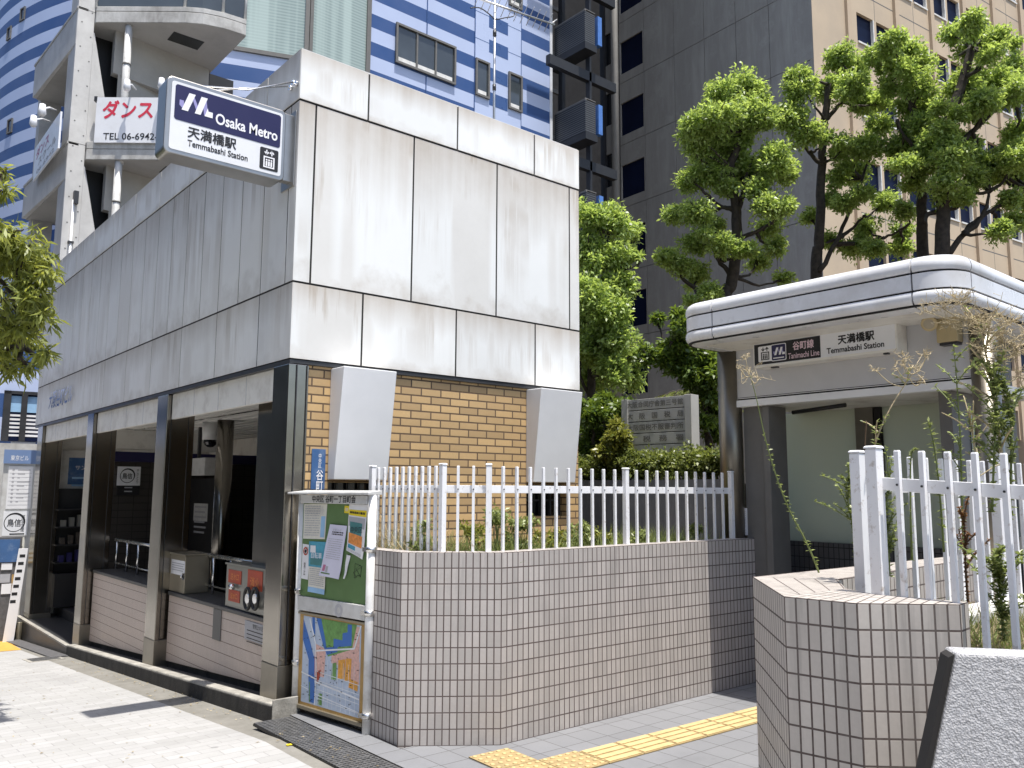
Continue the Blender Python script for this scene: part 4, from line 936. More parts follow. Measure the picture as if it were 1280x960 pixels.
# ============================================================ RIGHT PLANTER, FENCES, GRANITE
ZR = 1.185
Z = lambda x, y: (lambda p: (p.x, p.y))(onZ(x, y, ZR))
z8 = lambda x, y: (920+x/2.286, 540+y/2.286)
pA, pB, pC, pD = Z(941, 721), Z(980, 745.6), Z(1071, 754), Z(1200, 755.5)
i1, i2, i3, i4, i5 = Z(*z8(300, 400)), Z(*z8(276, 424)), Z(*z8(312, 447)), Z(*z8(400, 464)), Z(*z8(600, 481))
pA2 = (6.25, pA[1]-.02); iA2 = (6.25, pA[1]-.17)
pE = (pD[0]+.10, pD[1]+.005)
# outer face walked so that it faces the street; plan order keeps the outside on the left-hand run
outer = [pA2, pA, pB, pC, pD]; inner = [iA2, (i1[0], i1[1]), i3, i4, (pD[0]+.10, pD[1]+.01)]
inner[1] = (i2[0]+.05, min(i2[1], pA[1]-.16))
tiled_wall('planter_wall', 'low pale tiled planter wall with angled corners in front of the dry weeds', outer, inner, ZR, 'tile_wall_pale', tw=.0502)
mb = MB(); mb.prism([(i3[0], i3[1]), (i4[0], i4[1]), (pE[0]-.01, pE[1]), (pE[0]+.02, -.4), (6.2, -.4), (6.2, pA[1]-.18), (inner[1][0], inner[1][1]-.01)], -.05, lambda q: .93 if q[1] > 1.3 else .86)
kind(mb.build('planter_soil', 'soil'), 'structure')
# nearer fence, running towards the viewer
def mid(a, b): return ((a[0]+b[0])/2, (a[1]+b[1])/2)
t = thing('picket_fence', 'nearest white picket fence rising behind the low pale tiled wall', 'fence', (3.2, 1.5, .9))
f0 = onD(1092, 562, 3.52); f1 = onD(1263, 566.5, 3.06)
d = (f1-f0); d2 = Vector((d.x, d.y, 0)); Lf = d2.length; d2.normalize(); sl = (f1.z-f0.z)/Lf
L2 = Lf*2.1; q = Vector((f0.x, f0.y, 0))+d2*L2
fence_run(t, (f0.x, f0.y), (q.x, q.y), f0.z, .90, n=10, rails=(.115, .80), posts=(True, True), side=1, zslope=sl, pw=.052, pkw=.020)
t = thing('picket_fence', 'further white picket fence along the back of the weedy bed', 'fence', (4, 1.9, .9))
g0 = onD(1071, 566, 3.86)
fence_run(t, (g0.x, g0.y), (g0.x+1.44, g0.y-.06), g0.z-.005, .96, n=8, rails=(.125,), posts=(True, True), side=1, pw=.05, pkw=.020)
fence_run(t, (g0.x+1.44, g0.y-.06), (g0.x+2.4, g0.y-.1), g0.z-.005, .96, n=8, rails=(.125,), posts=(False, True), side=1, pw=.05, pkw=.020)
mb = MB(); mb.box(g0.x+.1, 6.1, g0.y-.24, g0.y-.06, .9, 1.03); tag(mb.build('low_kerb', 'concrete', bevel=.01), 'pale concrete kerb along the foot of the further picket fence', 'kerb')
# granite block
a_, b_ = onZ(1196, 817, 1.10), onZ(1280, 820.5, 1.10); d = Vector((b_.x-a_.x, b_.y-a_.y, 0)).normalized(); fg = Fr((a_.x, a_.y, 0), d)
bx, bz = fg.ab(1167, 960); k = (0-bx)/(1.10-bz)
mb = MB(); zb = 0.; mb.extr(fg, [(-k*1.1, 0), (1.1, 0), (1.1, 1.10+.0), (0, 1.10)], -.13, 0)
o = mb.build('granite_block', 'granite_rough', bevel=.008); tag(o, 'rough grey granite block with slanting left edge at the corner of the tiled wall', 'granite block')
md = o.modifiers.new('Sub', 'SUBSURF'); md.subdivision_type = 'SIMPLE'; md.levels = 1; md.render_levels = 1
mb = MB(); mb.extr(fg, [(-k*1.1-.028, 0), (-k*1.1-.004, 0), (-.004, 1.095), (-.022, 1.085)], -.10, -.012); tag(mb.build('edge_strip', 'joint'), 'black strip along the slanting edge of the granite block', 'strip')  # narrow black strip beside the block's slanting edge

# ============================================================ ELEVATOR SHELTER
XE = 6.3
el = thing('elevator_shelter', 'white elevator shelter with rounded roof fascia and frosted green glass', 'shelter', (7.3, 3.4, 0))
RXF, RY0, RY1, RR = 5.69, 2.24, 4.55, .25
def rpath():
    P = []
    for x in (7.75, 7.4, 7.0): P.append((x, RY0))
    def arc(cx, cy, r, a0, a1, n=14):
        for i in range(n+1): th = R(a0+(a1-a0)*i/n); P.append((cx+r*math.cos(th), cy+r*math.sin(th)))
    arc(RXF+RR, RY0+RR, RR, 270, 180); P.append((RXF, 3.4)); arc(RXF+.22, RY1-.22, .22, 180, 90)
    for x in (7.0, 7.4, 7.75): P.append((x, RY1))
    return [Vector((x, y, 0)) for x, y in P]
def resample(P, s=.03):
    out = [P[0]]
    for a, b in zip(P, P[1:]):
        n = max(1, int((b-a).length/s)); out += [a.lerp(b, (i+1)/n) for i in range(n)]
    return out
RP = resample(rpath())
cum = [0]
for a, b in zip(RP, RP[1:]): cum.append(cum[-1]+(b-a).length)
def sweep(name, prof, s0, s1, mat, parent, closed=True):
    """profile points are (outward, z)"""
    ids = [i for i, c in enumerate(cum) if s0+.004 < c < s1-.004]; rings = []
    def at(s):
        i = max(j for j, c in enumerate(cum[:-1]) if c <= s); return RP[i].lerp(RP[i+1], (s-cum[i])/(cum[i+1]-cum[i]))
    st_ = [(at(s0), max(0, ids[0]-1))]+[(RP[i], i) for i in ids]+[(at(s1), min(len(RP)-1, ids[-1]+1))]
    for q_, i in st_:
        tn = (RP[min(i+1, len(RP)-1)]-RP[max(i-1, 0)]).normalized(); nn = Vector((tn.y, -tn.x, 0))*-1
        nn = Vector((-tn.y, tn.x, 0)) if Vector((-tn.y, tn.x, 0)).dot(RP[i]-Vector((7.5, 3.4, 0))) > 0 else Vector((tn.y, -tn.x, 0))
        rings.append([q_+nn*o_+Vector((0, 0, z)) for o_, z in prof])
    mb = MB(); k = len(prof)
    for r0, r1 in zip(rings, rings[1:]):
        for j in range(k): q = (j+1) % k; mb.face([r0[j], r0[q], r1[q], r1[j]], sm=False)
    mb.face(rings[0]); mb.face(rings[-1][::-1])
    o = mb.build(name, mat, parent, merge=True)
    for p in o.data.polygons: p.use_smooth = len(p.vertices) == 4
    md = o.modifiers.new('Split', 'EDGE_SPLIT'); md.split_angle = R(50); return o
def bulge(z0, z1, dep, o0=0., n=7, up=True):
    P = [(-.10, z0), (o0-.02, z0)] if up else [(-.10, z0)]
    for i in range(n+1):
        th = -math.pi/2 + math.pi*i/n; P.append((o0 + dep*math.cos(th), (z0+z1)/2 + (z1-z0)/2*math.sin(th)))
    P.append((-.10, z1)); return P
def s_at(x=None, y=None):
    best = min(range(len(RP)), key=lambda i: (RP[i]-Vector((x, y, 0))).length); return cum[best]
seams = [0, s_at(7.2, RY0), s_at(RXF+RR, RY0), s_at(RXF, RY0+RR+.02), s_at(RXF, 4.16), s_at(RXF+.22, RY1), cum[-1]]
gap = .006
for a, b in zip(seams, seams[1:]):
    sweep('fascia_top', [(-.1, 3.098), (.004, 3.098), (.012, 3.115), (.013, 3.14), (.008, 3.165), (-.006, 3.188), (-.03, 3.203), (-.06, 3.21), (-.1, 3.212)], a+gap, b-gap, 'white_panel', el)
    sweep('fascia_band', [(-.1, 2.972), (.006, 2.972), (.006, 3.083), (-.1, 3.083)], a+gap, b-gap, 'white_panel', el)
    sweep('fascia_roll', [(-.16, 2.848), (-.09, 2.85), (-.045, 2.856), (-.015, 2.868), (.004, 2.884), (.014, 2.905), (.016, 2.925), (.012, 2.945), (.006, 2.957), (-.16, 2.957)], a+gap, b-gap, 'white_panel', el)
sweep('fascia_backing', [(-.22, 2.86), (-.01, 2.86), (-.01, 3.15), (-.22, 3.15)], 0, cum[-1], 'joint', el)
mb = MB(); ins = [(p.x, p.y) for p in RP[::3]]
def inset(P, k):
    c = Vector((7.5, 3.4)); out = []
    for x, y in P: out.append((min(max(x, RXF+k), 9.2), min(max(y, RY0+k), RY1-k)))
    return out
pl = [(7.75, RY0+.08), (7.75, RY1-.08), (RXF+.25, RY1-.08), (RXF+.1, RY1-.22), (RXF+.1, RY0+.25), (RXF+.25, RY0+.08)]
mb.prism(pl, 2.853, 2.875); mb.build('soffit', 'cream', el)
mb = MB(); mb.prism(pl, 3.165, 3.19); mb.build('roof', 'hood_metal', el)
for (cy, r, zb) in ((4.475, .105, 1.1), (2.33, .09, -.05)):
    mb = MB(); mb.cyl(XE+.03, cy, zb, 2.854, r, 32); mb.build('column', 'stainless_satin', el)
mb = MB(); mb.box(XE, XE+.05, 2.40, 4.40, 2.43, 2.854); hd = mb.build('header', 'header_panel', el)
mb = MB(); mb.box(XE-.012, XE+.06, 2.40, 4.40, 2.345, 2.405); mb.box(XE-.006, XE-.001, 2.40, 4.40, 2.418, 2.424); mb.build('header_rail', 'hood_metal', hd, bevel=.003)
mb = MB(); mb.box(XE+.002, XE+.045, 2.40, 4.40, 2.406, 2.4295); mb.build('header_joint', 'joint', hd)
mb = MB(); mb.box(XE+.06, 7.7, 2.42, 4.40, 2.36, 2.42); mb.build('inner_ceiling', 'cream', el)
mb = MB(); mb.box(XE+.06, XE+.30, 4.15, 4.36, 0, 2.345); mb.build('door_jamb', 'dark_trim', el, bevel=.004)
mb = MB(); mb.box(XE+.03, XE+.30, 4.085, 4.148, 0, 2.345); mb.build('door_jamb', 'dark_trim', el, bevel=.004)
XG = 7.25
pz = onX(953, 673, XG); zg = 1.14
mb = MB(); mb.box(XG, XG+.18, 2.37, 4.6, -.1, zg); mb.build('base_wall', 'dark_tile', el)
ys_ = [onX(x, 560, XG).y for x in (945, 1070, 1101, 1195, 1216)]
mb = MB(); mb.box(XG+.06, XG+.075, ys_[1], 4.55, zg+.001, 2.36); mb.build('glass_pane', 'glass_frosted', el)
mb = MB(); mb.box(XG+.06, XG+.075, ys_[3], ys_[2], zg+.001, 2.36); mb.build('glass_pane', 'glass_frosted', el)
mb = MB(); mb.box(XG+.0, XG+.12, ys_[2]+.06, ys_[1]-.002, zg, 2.36); mb.build('glazing_post', 'stainless_satin', el)
mb = MB(); mb.box(XG+.02, XG+.10, ys_[2]+.002, ys_[2]+.058, zg, 2.36); mb.build('glazing_gap', 'joint', el); mb = MB(); mb.box(XG+.02, XG+.1, ys_[4], ys_[3]-.002, zg, 2.36); mb.build('glazing_gap', 'joint', el)
mb = MB(); mb.tube([(XE+.35, 4.05, 2.30), (XE+.35, 3.55, 2.33)], .018, 8); mb.build('ceiling_arm', 'black', el)
mb = MB(); mb.box(6.45, 7.7, 2.62, 2.71, -.1, 2.355); mb.box(6.5, 7.7, 2.63, 2.70, 2.421, 2.852); mb.build('side_wall', 'dark_trim', el)
mb = MB(); mb.box(6.75, 7.6, 2.612, 2.618, 1.25, 2.2); mb.build('glass_pane', 'glass_grey', el)
p_ = onX(930.5, 655, XE+.04); mb = MB(); fE = Fr((XE+.058, 0, 0), (0, -1, 0)); a0, b0 = fE.ab(926.5, 635); a1, b1 = fE.ab(935, 669)
t = thing('side_plate', 'narrow white lettered plate fixed upright beside the shelter doorway', 'plate', (XE, -a0, b1)); mb.fbox(fE, a0, a1, b1, b0, 0, .006); mb.build('plate', 'paper', t)
text('駐輪禁止', fE, (a0+a1)/2, (b0+b1)/2, 'print_grey', t, h=(b0-b1)*.85, w=(a1-a0)*.62, c=.0075, vertical=True)
# ---- station lightbox on the header
fs_ = Fr((XE-.17, 0, 0), (0, -1, 0))
a0, b0 = fs_.ab(941, 432.7); a1, b1 = fs_.ab(1120, 402); _, c0 = fs_.ab(942, 458); _, c1 = fs_.ab(1120, 434); zt_, zb_ = (b0+b1)/2+.008, (c0+c1)/2-.022
t = thing('station_lightbox', 'wide station name lightbox on the shelter header with black left half', 'sign', (XE-.1, -(a0+a1)/2, zb_))
mb = MB(); mb.fbox(fs_, a0, a1, zb_, zt_, -.165, 0); mb.build('housing', 'cream', t, bevel=.006)
mb = MB(); mb.fbox(fs_, a0+.012, a1-.012, zb_+.018, zt_-.012, .0005, .003); mb.build('face_panel', 'sign_white', t)
w = a1-a0; xk = a0+w*.505
mb = MB(); mb.fbox(fs_, a0+.016, xk, zb_+.022, zt_-.016, .0035, .005); mb.build('black_field', 'ink', t)
hh = zt_-zb_; zc = (zt_+zb_)/2
lift_mark(fs_, a0+w*.045, a0+w*.045+hh*.62, zc-hh*.29, zc+hh*.33, .0055, t, bg='white_ink', fg='ink')
ba, bw = a0+w*.145, hh*.66
mb = MB(); mb.extr(fs_, rrect(ba, ba+bw, zc-bw*.48, zc+bw*.52, .012), .0055, .0065); mb.build('badge_rim', 'white_ink', t)
mb = MB(); mb.extr(fs_, rrect(ba+.006, ba+bw-.006, zc-bw*.48+.006, zc+bw*.52-.006, .010), .0068, .0074); mb.build('badge', 'navy', t)
metro_mark(fs_, ba+bw*.48, zc+bw*.08, bw*.52, .0082, t)
mb = MB(); mb.fquad(fs_, ba+bw*.14, ba+bw*.86, zc-bw*.34, zc-bw*.28, .0084); mb.build('badge_line', 'white_ink', t)
text('谷町線', fs_, a0+w*.385, zc+hh*.17, 'soft_pink', t, w=w*.15, h=hh*.32, c=.0065, bold=.025)
text('Tanimachi Line', fs_, a0+w*.385, zc-hh*.20, 'soft_pink', t, w=w*.225, h=hh*.22, c=.0065, bold=.01)
text('天満橋駅', fs_, a0+w*.745, zc+hh*.16, 'ink', t, w=w*.235, h=hh*.34, c=.0045, bold=.03)
text('Temmabashi Station', fs_, a0+w*.735, zc-hh*.20, 'ink', t, w=w*.375, h=hh*.22, c=.0045, bold=.024)
mb = MB(); mb.fbox(fs_, a0+w*.12, a0+w*.17, zb_-.012, zb_, -.06, -.03); mb.fbox(fs_, a0+w*.9, a0+w*.93, zb_-.012, zb_, -.06, -.03); mb.build('latch', 'dark_frame', t)
# ---- camera and tan box under the roof
c = onX(1162, 404, XE-.14); t = thing('security_camera', 'small tube camera with a round front under the shelter roof', 'camera', tuple(c))
v = Vector((-.62, -.10, -.35)).normalized(); mb = MB(); mb.tube([c-v*.14, c], .042, 16); mb.build('body', 'dark_trim', t); mb = MB(); mb.tube([c, c+v*.02], .056, 18); mb.build('hood', 'box_tan', t)
mb = MB(); mb.tube([c+v*.012, c+v*.022], .038, 16); mb.build('lens', 'cabinet_tan', t); mb = MB(); mb.tube([c-v*.1, c-v*.1+Vector((.02, 0, .1)), (c.x+.07, c.y-.03, 2.85)], .014, 8); mb.build('arm', 'dark_frame', t)
p0, p1 = onX(1175, 397, XE-.02), onX(1203, 427, XE-.02)
t = thing('wall_box', 'tan metal box with rusty foot fixed beside the security camera', 'box', tuple(p0)); mb = MB(); mb.box(XE-.10, XE-.002, p1.y, p0.y, p1.z, p0.z); mb.build('case', 'box_tan', t, bevel=.004); mb = MB(); mb.box(XE-.08, XE-.004, p1.y+.01, p0.y-.01, p1.z-.02, p1.z-.001); mb.build('foot', 'dark_frame', t)

# ============================================================ RETAINING WALL AND STONE SIGN
mb = MB(); mb.box(6.70, 6.855, 4.72, 12.0, -.2, 1.72); tag(mb.build('retaining_wall', 'retaining'), 'dark grey streaked retaining wall behind the white picket fence below the hedge', 'retaining wall')
s0, s1 = Vector((6.98, 7.62, 0)), Vector((7.2, 5.50, 0)); d = (s1-s0).normalized(); fS = Fr((s0.x, s0.y, 0), d)
a0, b0 = fS.ab(777, 501); a1, b1 = fS.ab(864, 492.5); _, c0 = fS.ab(780, 558); _, c1 = fS.ab(864, 557)
t = thing('stone_signboard', 'bronze government office signboard with raised letters standing in the hedge', 'signboard', (7.1, 6.5, 1.68))
zt_ = (b0+b1)/2; zb_ = min(c0, c1)-.1; W_ = a1-a0
for u in (a0+.03, a1-.055):
    mb = MB(); mb.fbox(fS, u-.03 if u < 1 else u-.025, u+.03 if u < 1 else u+.06, 1.6, zt_+.004, -.14, .015); mb.build('post', 'bronze', t, bevel=.004)
n = 5; hS = (zt_-zb_)/n
for k in range(n):
    mb = MB(); z1_ = zt_-hS*k; mb.fbox(fS, a0+.065, a1-.085, z1_-hS+.004, z1_-.004, -.11, 0); mb.build('slat', 'bronze', t, bevel=.003)
mb = MB(); mb.fbox(fS, a0+.062, a1-.083, zb_, zt_-.005, -.10, -.012); mb.build('backing', 'joint', t)
for k, (s, sp) in enumerate((('大阪合同庁舎第三号館', 0), ('大　阪　国　税　局', 0), ('大阪国税不服審判所', 0), ('東　税　務　署', 0))):
    text(s, fS, (a0+a1)/2-.01, zt_-hS*(k+.5), 'bronze_letter', t, w=W_*.80, h=hS*.52, c=.008, bold=.014, thick=.006)
# ============================================================ STRIPED TOWER
TY = 21.07
M['tower_bands'] = bands('tower_bands', 14.68)
tw = thing('striped_tower', 'tall office tower banded in pale lilac and blue with curved glass corner', 'tower', (13, 26, -1))
mb = MB(); mb.box(12.03, 19.40, TY, TY+14, -2, 40); mb.build('wall', 'tower_bands', tw)
mb = MB(); mb.box(5.3, 8.2, 22.9, 26, -2, 40); mb.box(8.2, 12.028, 21.95, 34, -2, 40); mb.build('wall', 'tower_bands', tw)
mb = MB(); mb.box(19.402, 19.52, TY-.03, TY+.1, -2, 40); mb.build('corner_trim', 'sign_white', tw)
# curved flank beyond the concrete pier
C = (19.0, 38.8); Rr = 14.7; pts = []
for i in range(52):
    th = R(42-i*1.7); pts.append((C[0]-Rr*math.cos(th), C[1]-Rr*math.sin(th)))
mb = MB()
for a, b in zip(pts, pts[1:]):
    mb.face([(b[0], b[1], -2), (a[0], a[1], -2), (a[0], a[1], 40), (b[0], b[1], 40)], sm=True)
mb.build('curved_wall', 'tower_bands', tw, merge=True)
def curve_at(x, y):
    best = None
    for a, b in zip(pts, pts[1:]):
        A_, B_ = Vector((*a, 0)), Vector((*b, 0)); n = Vector((0, 0, 1)).cross((A_-B_)).normalized(); d = ray(x, y); t = (A_-EY).dot(n)/d.dot(n); q = EY+d*t; s = (q-A_).dot((B_-A_).normalized())
        if 0 <= s <= (B_-A_).length and (best is None or t < best[0]): best = (t, q, (A_-B_).normalized())
    return best
for (x, y, h, w) in ((29, 18, .42, .24), (12, 42, .42, .24), (13, 158, .46, .26)):
    q = curve_at(x, y)
    if q:
        f = Fr(q[1], q[2]); mb = MB(); mb.fbox(f, -w/2, w/2, -h/2, h/2, -.05, .015); wn = mb.build('window', 'glass_dark', tw)
        mb = MB(); mb.fbox(f, -w/2-.06, w/2+.06, -h/2-.05, -h/2, 0, .05); mb.fbox(f, -w/2-.06, -w/2, -h/2, h/2, 0, .05); mb.fbox(f, w/2, w/2+.06, -h/2, h/2, 0, .05); mb.fbox(f, -w/2-.06, w/2+.06, h/2, h/2+.05, 0, .05); mb.build('window_frame', 'dark_trim', wn)
# front face details
fT = Fr((0, TY, 0), (1, 0, 0)); Tb = lambda x, y: fT.ab(x, y)
xa, xb = Tb(593, 80)[0], Tb(651, 80)[0]
mb = MB(); mb.fbox(fT, xa+.01, xb, -2, 40, 0, .02); pn = mb.build('pale_bay', 'tower_light', tw)
for (x0, y0, x1, y1) in ((611, 18.5, 634.5, 38), (611, 49.5, 634.5, 68), (611, 84, 634, 100), (611, 115, 634, 131)):
    a0, b0 = Tb(x0, y0); a1, b1 = Tb(x1, y1); a2, b2 = Tb(x0, y0+9)
    mb = MB(); mb.fbox(fT, a0, a1, b0-.46, b0, .021, .024); mb.build('blue_bar', 'tower_blue', pn)
mb = MB()
for x in (532.5, 593, 651): a = Tb(x, 90)[0]; mb.fbox(fT, a-.012, a+.012, -2, 40, .0, .026)
for y in (13, 47): a, b = Tb(594, y); mb.fbox(fT, xa+.02, xb-.01, b-.01, b+.01, .02, .0225)
mb.build('panel_joint', 'tower_blue', tw)
def twin(x0, y0, x1, y1, panes=1, m='glass_grey'):
    a0, b0 = Tb(x0, y0); a1, b1 = Tb(x1, y1)
    if a1 < a0: a0, a1 = a1, a0
    lo, hi = min(b0, b1), max(b0, b1)
    mb = MB(); mb.fbox(fT, a0, a1, lo, hi, .0, .03); w = mb.build('window', m, tw); e = .07
    mb = MB()
    for q in ((a0-e, a0, lo-e, hi+e), (a1, a1+e, lo-e, hi+e), (a0, a1, lo-e, lo), (a0, a1, hi, hi+e)): mb.fbox(fT, *q, .028, .09)
    for i in range(1, panes): x = a0+(a1-a0)*i/panes; mb.fbox(fT, x-.03, x+.03, lo, hi, .028, .07)
    mb.build('window_frame', 'dark_trim', w)
    mb = MB(); mb.fbox(fT, a0+.05, a1-.05, lo+.03, lo+.16, .0305, .0335); mb.build('window_ledge', 'beige_mullion', w)
twin(496.5, 32, 566, 104, 3); twin(595.5, 76, 608.5, 122); twin(636.5, 93, 649.5, 139); twin(637, -30, 649.5, 11)
a0 = Tb(303, 50)[0]; am = Tb(386, 50)[0]; aR = Tb(462, 50)[0]
fL_ = Fr((am, TY+.0, 0), (.93, -.36, 0))
zg0 = onp(330, 64, fL_.n, fL_.n.dot(fL_.o)).z
mb = MB(); mb.fbox(fL_, -2.6, -.12, zg0, 20, -.12, 0); mb.build('corner_glass', 'glass_blind', tw)
mb = MB(); mb.fbox(fT, am+.10, aR-.12, zg0, 16.9, -.3, .0); mb.build('corner_glass', 'glass_blind', tw)
mb = MB(); mb.fbox(fL_, -2.6, -.0, zg0-.12, zg0-.001, -.2, .05); mb.fbox(fL_, -.12, -.0, zg0, 20, -.1, .06); mb.fbox(fT, am+.0, am+.10, zg0-.1, 20, -.3, .06); mb.fbox(fT, aR-.12, aR+.02, zg0-.1, 17.1, -.3, .05); mb.fbox(fT, am+.1, aR-.12, 16.9, 17.05, -.3, .05); mb.build('glass_frame', 'dark_trim', tw)
mb = MB(); mb.fbox(fL_, -2.6, -.001, -2, zg0-.125, -.4, -.01); mb.fbox(fT, am+.0, aR-.1, -2, zg0-.12, -.4, 0); mb.fbox(fT, am, aR-.1, 17.05, 40, -.4, 0); mb.build('wall', 'tower_bands', tw)

# ============================================================ CONCRETE BALCONY BLOCK
cb = thing('concrete_building', 'bare concrete building with fin walls and bowed balconies below the striped tower', 'building', (5, 21, -1))
PX, PYY = 4.05, 21.0
pier_far = 21.75
mb = MB(); mb.box(PX, 4.42, PYY, pier_far, -2, 18); mb.build('pier', 'concrete', cb, bevel=.01)
FL = [13.02, 9.66, 6.30]
fP = Fr((0, PYY, 0), (1, 0, 0))
for z in FL + [16.4]:
    mb = MB(); mb.extr(fP, [(4.421, z-3.3), (5.02, z-3.3), (4.44, z-.52), (4.421, z-.52)], -.55, -.005); mb.build('fin_wall', 'concrete', cb)
    mb = MB(); mb.box(PX-.002, 4.422, PYY-.002, pier_far+.001, z-.006, z+.006); mb.build('pour_joint', 'dark_trim', cb)
mb = MB(); rr = random.Random(2)
for z in np.arange(4, 14, .62): mb.tube([(4.15, PYY-.004, z), (4.15, PYY+.01, z)], .018, 8); mb.tube([(4.36, PYY-.004, z+.3), (4.36, PYY+.01, z+.3)], .018, 8)
mb.build('tie_hole', 'dark_trim', cb)
# left side parapets
for (q0, q1, q2, q3) in (((98, 9.5), (43.8, 84), (40.4, 124.6), (93.7, 53.3)), ((84, 182), (29, 235), (28, 274), (78, 225))):
    P = [onX(*q0, PX), onX(*q1, PX-.2), onX(*q2, PX-.2), onX(*q3, PX)]
    zt_ = (P[0].z+P[1].z)/2; zb_ = (P[2].z+P[3].z)/2; ye = (P[1].y+P[2].y)/2
    mb = MB(); mb.prism([(PX-.005, PYY+.02), (PX+.2, PYY+.02), (PX+.0, ye), (PX-.2, ye)], zb_, zt_); pp = mb.build('side_parapet', 'concrete', cb, bevel=.008)
    mb = MB(); mb.prism([(PX-.02, PYY+.0), (PX+.22, PYY+.0), (PX+.02, ye+.02), (PX-.22, ye+.02)], zt_+.001, zt_+.06); mb.build('parapet_cap', 'concrete_edge', pp)
    mb = MB(); mb.prism([(PX+.02, pier_far), (9, pier_far), (9, ye), (PX-.1, ye)], zb_-.02, zb_+.14); mb.build('floor_slab', 'concrete_soffit', cb)
    mb = MB(); mb.box(PX+.7, PX+.8, pier_far+.5, ye, zt_-3.4, zb_-.02); mb.build('side_wall', 'concrete', cb)
    mb = MB(); mb.box(PX+.66, PX+.695, pier_far+.9, ye-.6, zb_-2.3, zb_-.45); mb.build('side_window', 'glass_black', cb)
mb = MB(); mb.box(PX+.0, PX+.5, 24.8, 25.2, -2, 12.5); mb.build('side_pier', 'concrete', cb)
# bowed balconies
S = Vector((4.43, 20.92, 0)); dB = Vector((.766, -.643, 0))
K1 = S+dB*2.15
outl = [S, S+dB*1.0, K1, K1+Vector((.35, -.22, 0)), K1+Vector((.8, -.36, 0)), K1+Vector((1.2, -.40, 0))]
xr = 7.42; yr = outl[-1].y
outl += [Vector((xr, yr, 0)), Vector((xr+.02, yr+.05, 0))]
for bi, zt_ in enumerate((13.78, 10.02)):
    pl = [(p.x, p.y) for p in outl] + [(xr+.02, 22.2), (4.43, 22.2)]
    zz = zt_
    z_top = onp(180, 8 if bi == 0 else 177, (dB.y, -dB.x, 0), Vector((dB.y, -dB.x, 0)).dot(S)).z
    z_mid = onp(180, 14 if bi == 0 else 186, (dB.y, -dB.x, 0), Vector((dB.y, -dB.x, 0)).dot(S)).z
    z_bot = onp(180, 28 if bi == 0 else 199.5, (dB.y, -dB.x, 0), Vector((dB.y, -dB.x, 0)).dot(S)).z
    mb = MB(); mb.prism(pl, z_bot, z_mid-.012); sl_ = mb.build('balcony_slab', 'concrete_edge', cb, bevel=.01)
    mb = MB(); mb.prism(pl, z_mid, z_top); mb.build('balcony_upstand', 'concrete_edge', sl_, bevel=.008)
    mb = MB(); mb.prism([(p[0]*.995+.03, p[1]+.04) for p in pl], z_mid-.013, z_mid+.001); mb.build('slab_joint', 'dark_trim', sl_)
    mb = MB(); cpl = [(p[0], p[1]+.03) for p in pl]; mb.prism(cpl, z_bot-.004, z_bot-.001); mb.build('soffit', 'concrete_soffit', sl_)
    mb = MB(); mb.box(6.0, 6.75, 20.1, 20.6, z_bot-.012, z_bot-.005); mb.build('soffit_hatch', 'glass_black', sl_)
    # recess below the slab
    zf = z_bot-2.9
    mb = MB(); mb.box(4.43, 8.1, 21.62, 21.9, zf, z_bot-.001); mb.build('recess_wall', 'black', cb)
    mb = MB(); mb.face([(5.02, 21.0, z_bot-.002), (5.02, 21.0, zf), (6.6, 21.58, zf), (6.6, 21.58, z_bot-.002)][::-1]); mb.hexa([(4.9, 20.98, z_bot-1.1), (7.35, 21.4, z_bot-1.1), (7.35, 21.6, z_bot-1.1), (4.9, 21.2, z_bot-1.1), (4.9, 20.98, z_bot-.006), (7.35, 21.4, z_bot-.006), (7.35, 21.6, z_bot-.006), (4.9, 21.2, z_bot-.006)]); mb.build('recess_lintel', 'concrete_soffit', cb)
    c = onY(157 if bi == 0 else 146, 100 if bi == 0 else 240, 20.55)
    mb = MB(); mb.cyl(c.x, 20.55, zf-.6, z_bot-.001, .085, 16); pi = mb.build('drain_pipe', 'board_grey', cb)
    mb = MB(); mb.cyl(c.x, 20.55, z_bot-1.02, z_bot-.98, .096, 16); mb.build('pipe_joint', 'dark_trim', pi)
    if bi == 0:   # railing of glass on the top balcony
        mb = MB()
        for a, b in zip(outl[:-1], outl[1:-1]): mb.hexa([(a.x, a.y+.1, z_top+.05), (b.x, b.y+.1, z_top+.05), (b.x, b.y+.13, z_top+.05), (a.x, a.y+.13, z_top+.05), (a.x, a.y+.1, z_top+1.1), (b.x, b.y+.1, z_top+1.1), (b.x, b.y+.13, z_top+1.1), (a.x, a.y+.13, z_top+1.1)])
        mb.build('balcony_glass', 'glass_grey', cb)
        mb = MB()
        for p in outl[:-1:2]: mb.cyl(p.x, p.y+.09, z_top, z_top+1.15, .035, 8)
        mb.build('balcony_post', 'board_grey', cb)
# pipe and clips on the pier
q = onY(92, 250, PYY-.03); mb = MB(); mb.cyl(q.x, PYY-.04, 3, q.z, .028, 8); mb.build('conduit', 'sign_white', cb)
q2 = onY(95, 242, PYY-.05); mb = MB(); mb.box(q2.x-.05, q2.x+.05, PYY-.12, PYY-.005, q2.z-.25, q2.z+.05); mb.box(q.x-.06, q.x+.06, PYY-.08, PYY-.005, q2.z-1.2, q2.z-1.15); mb.build('conduit_clip', 'dark_frame', cb)

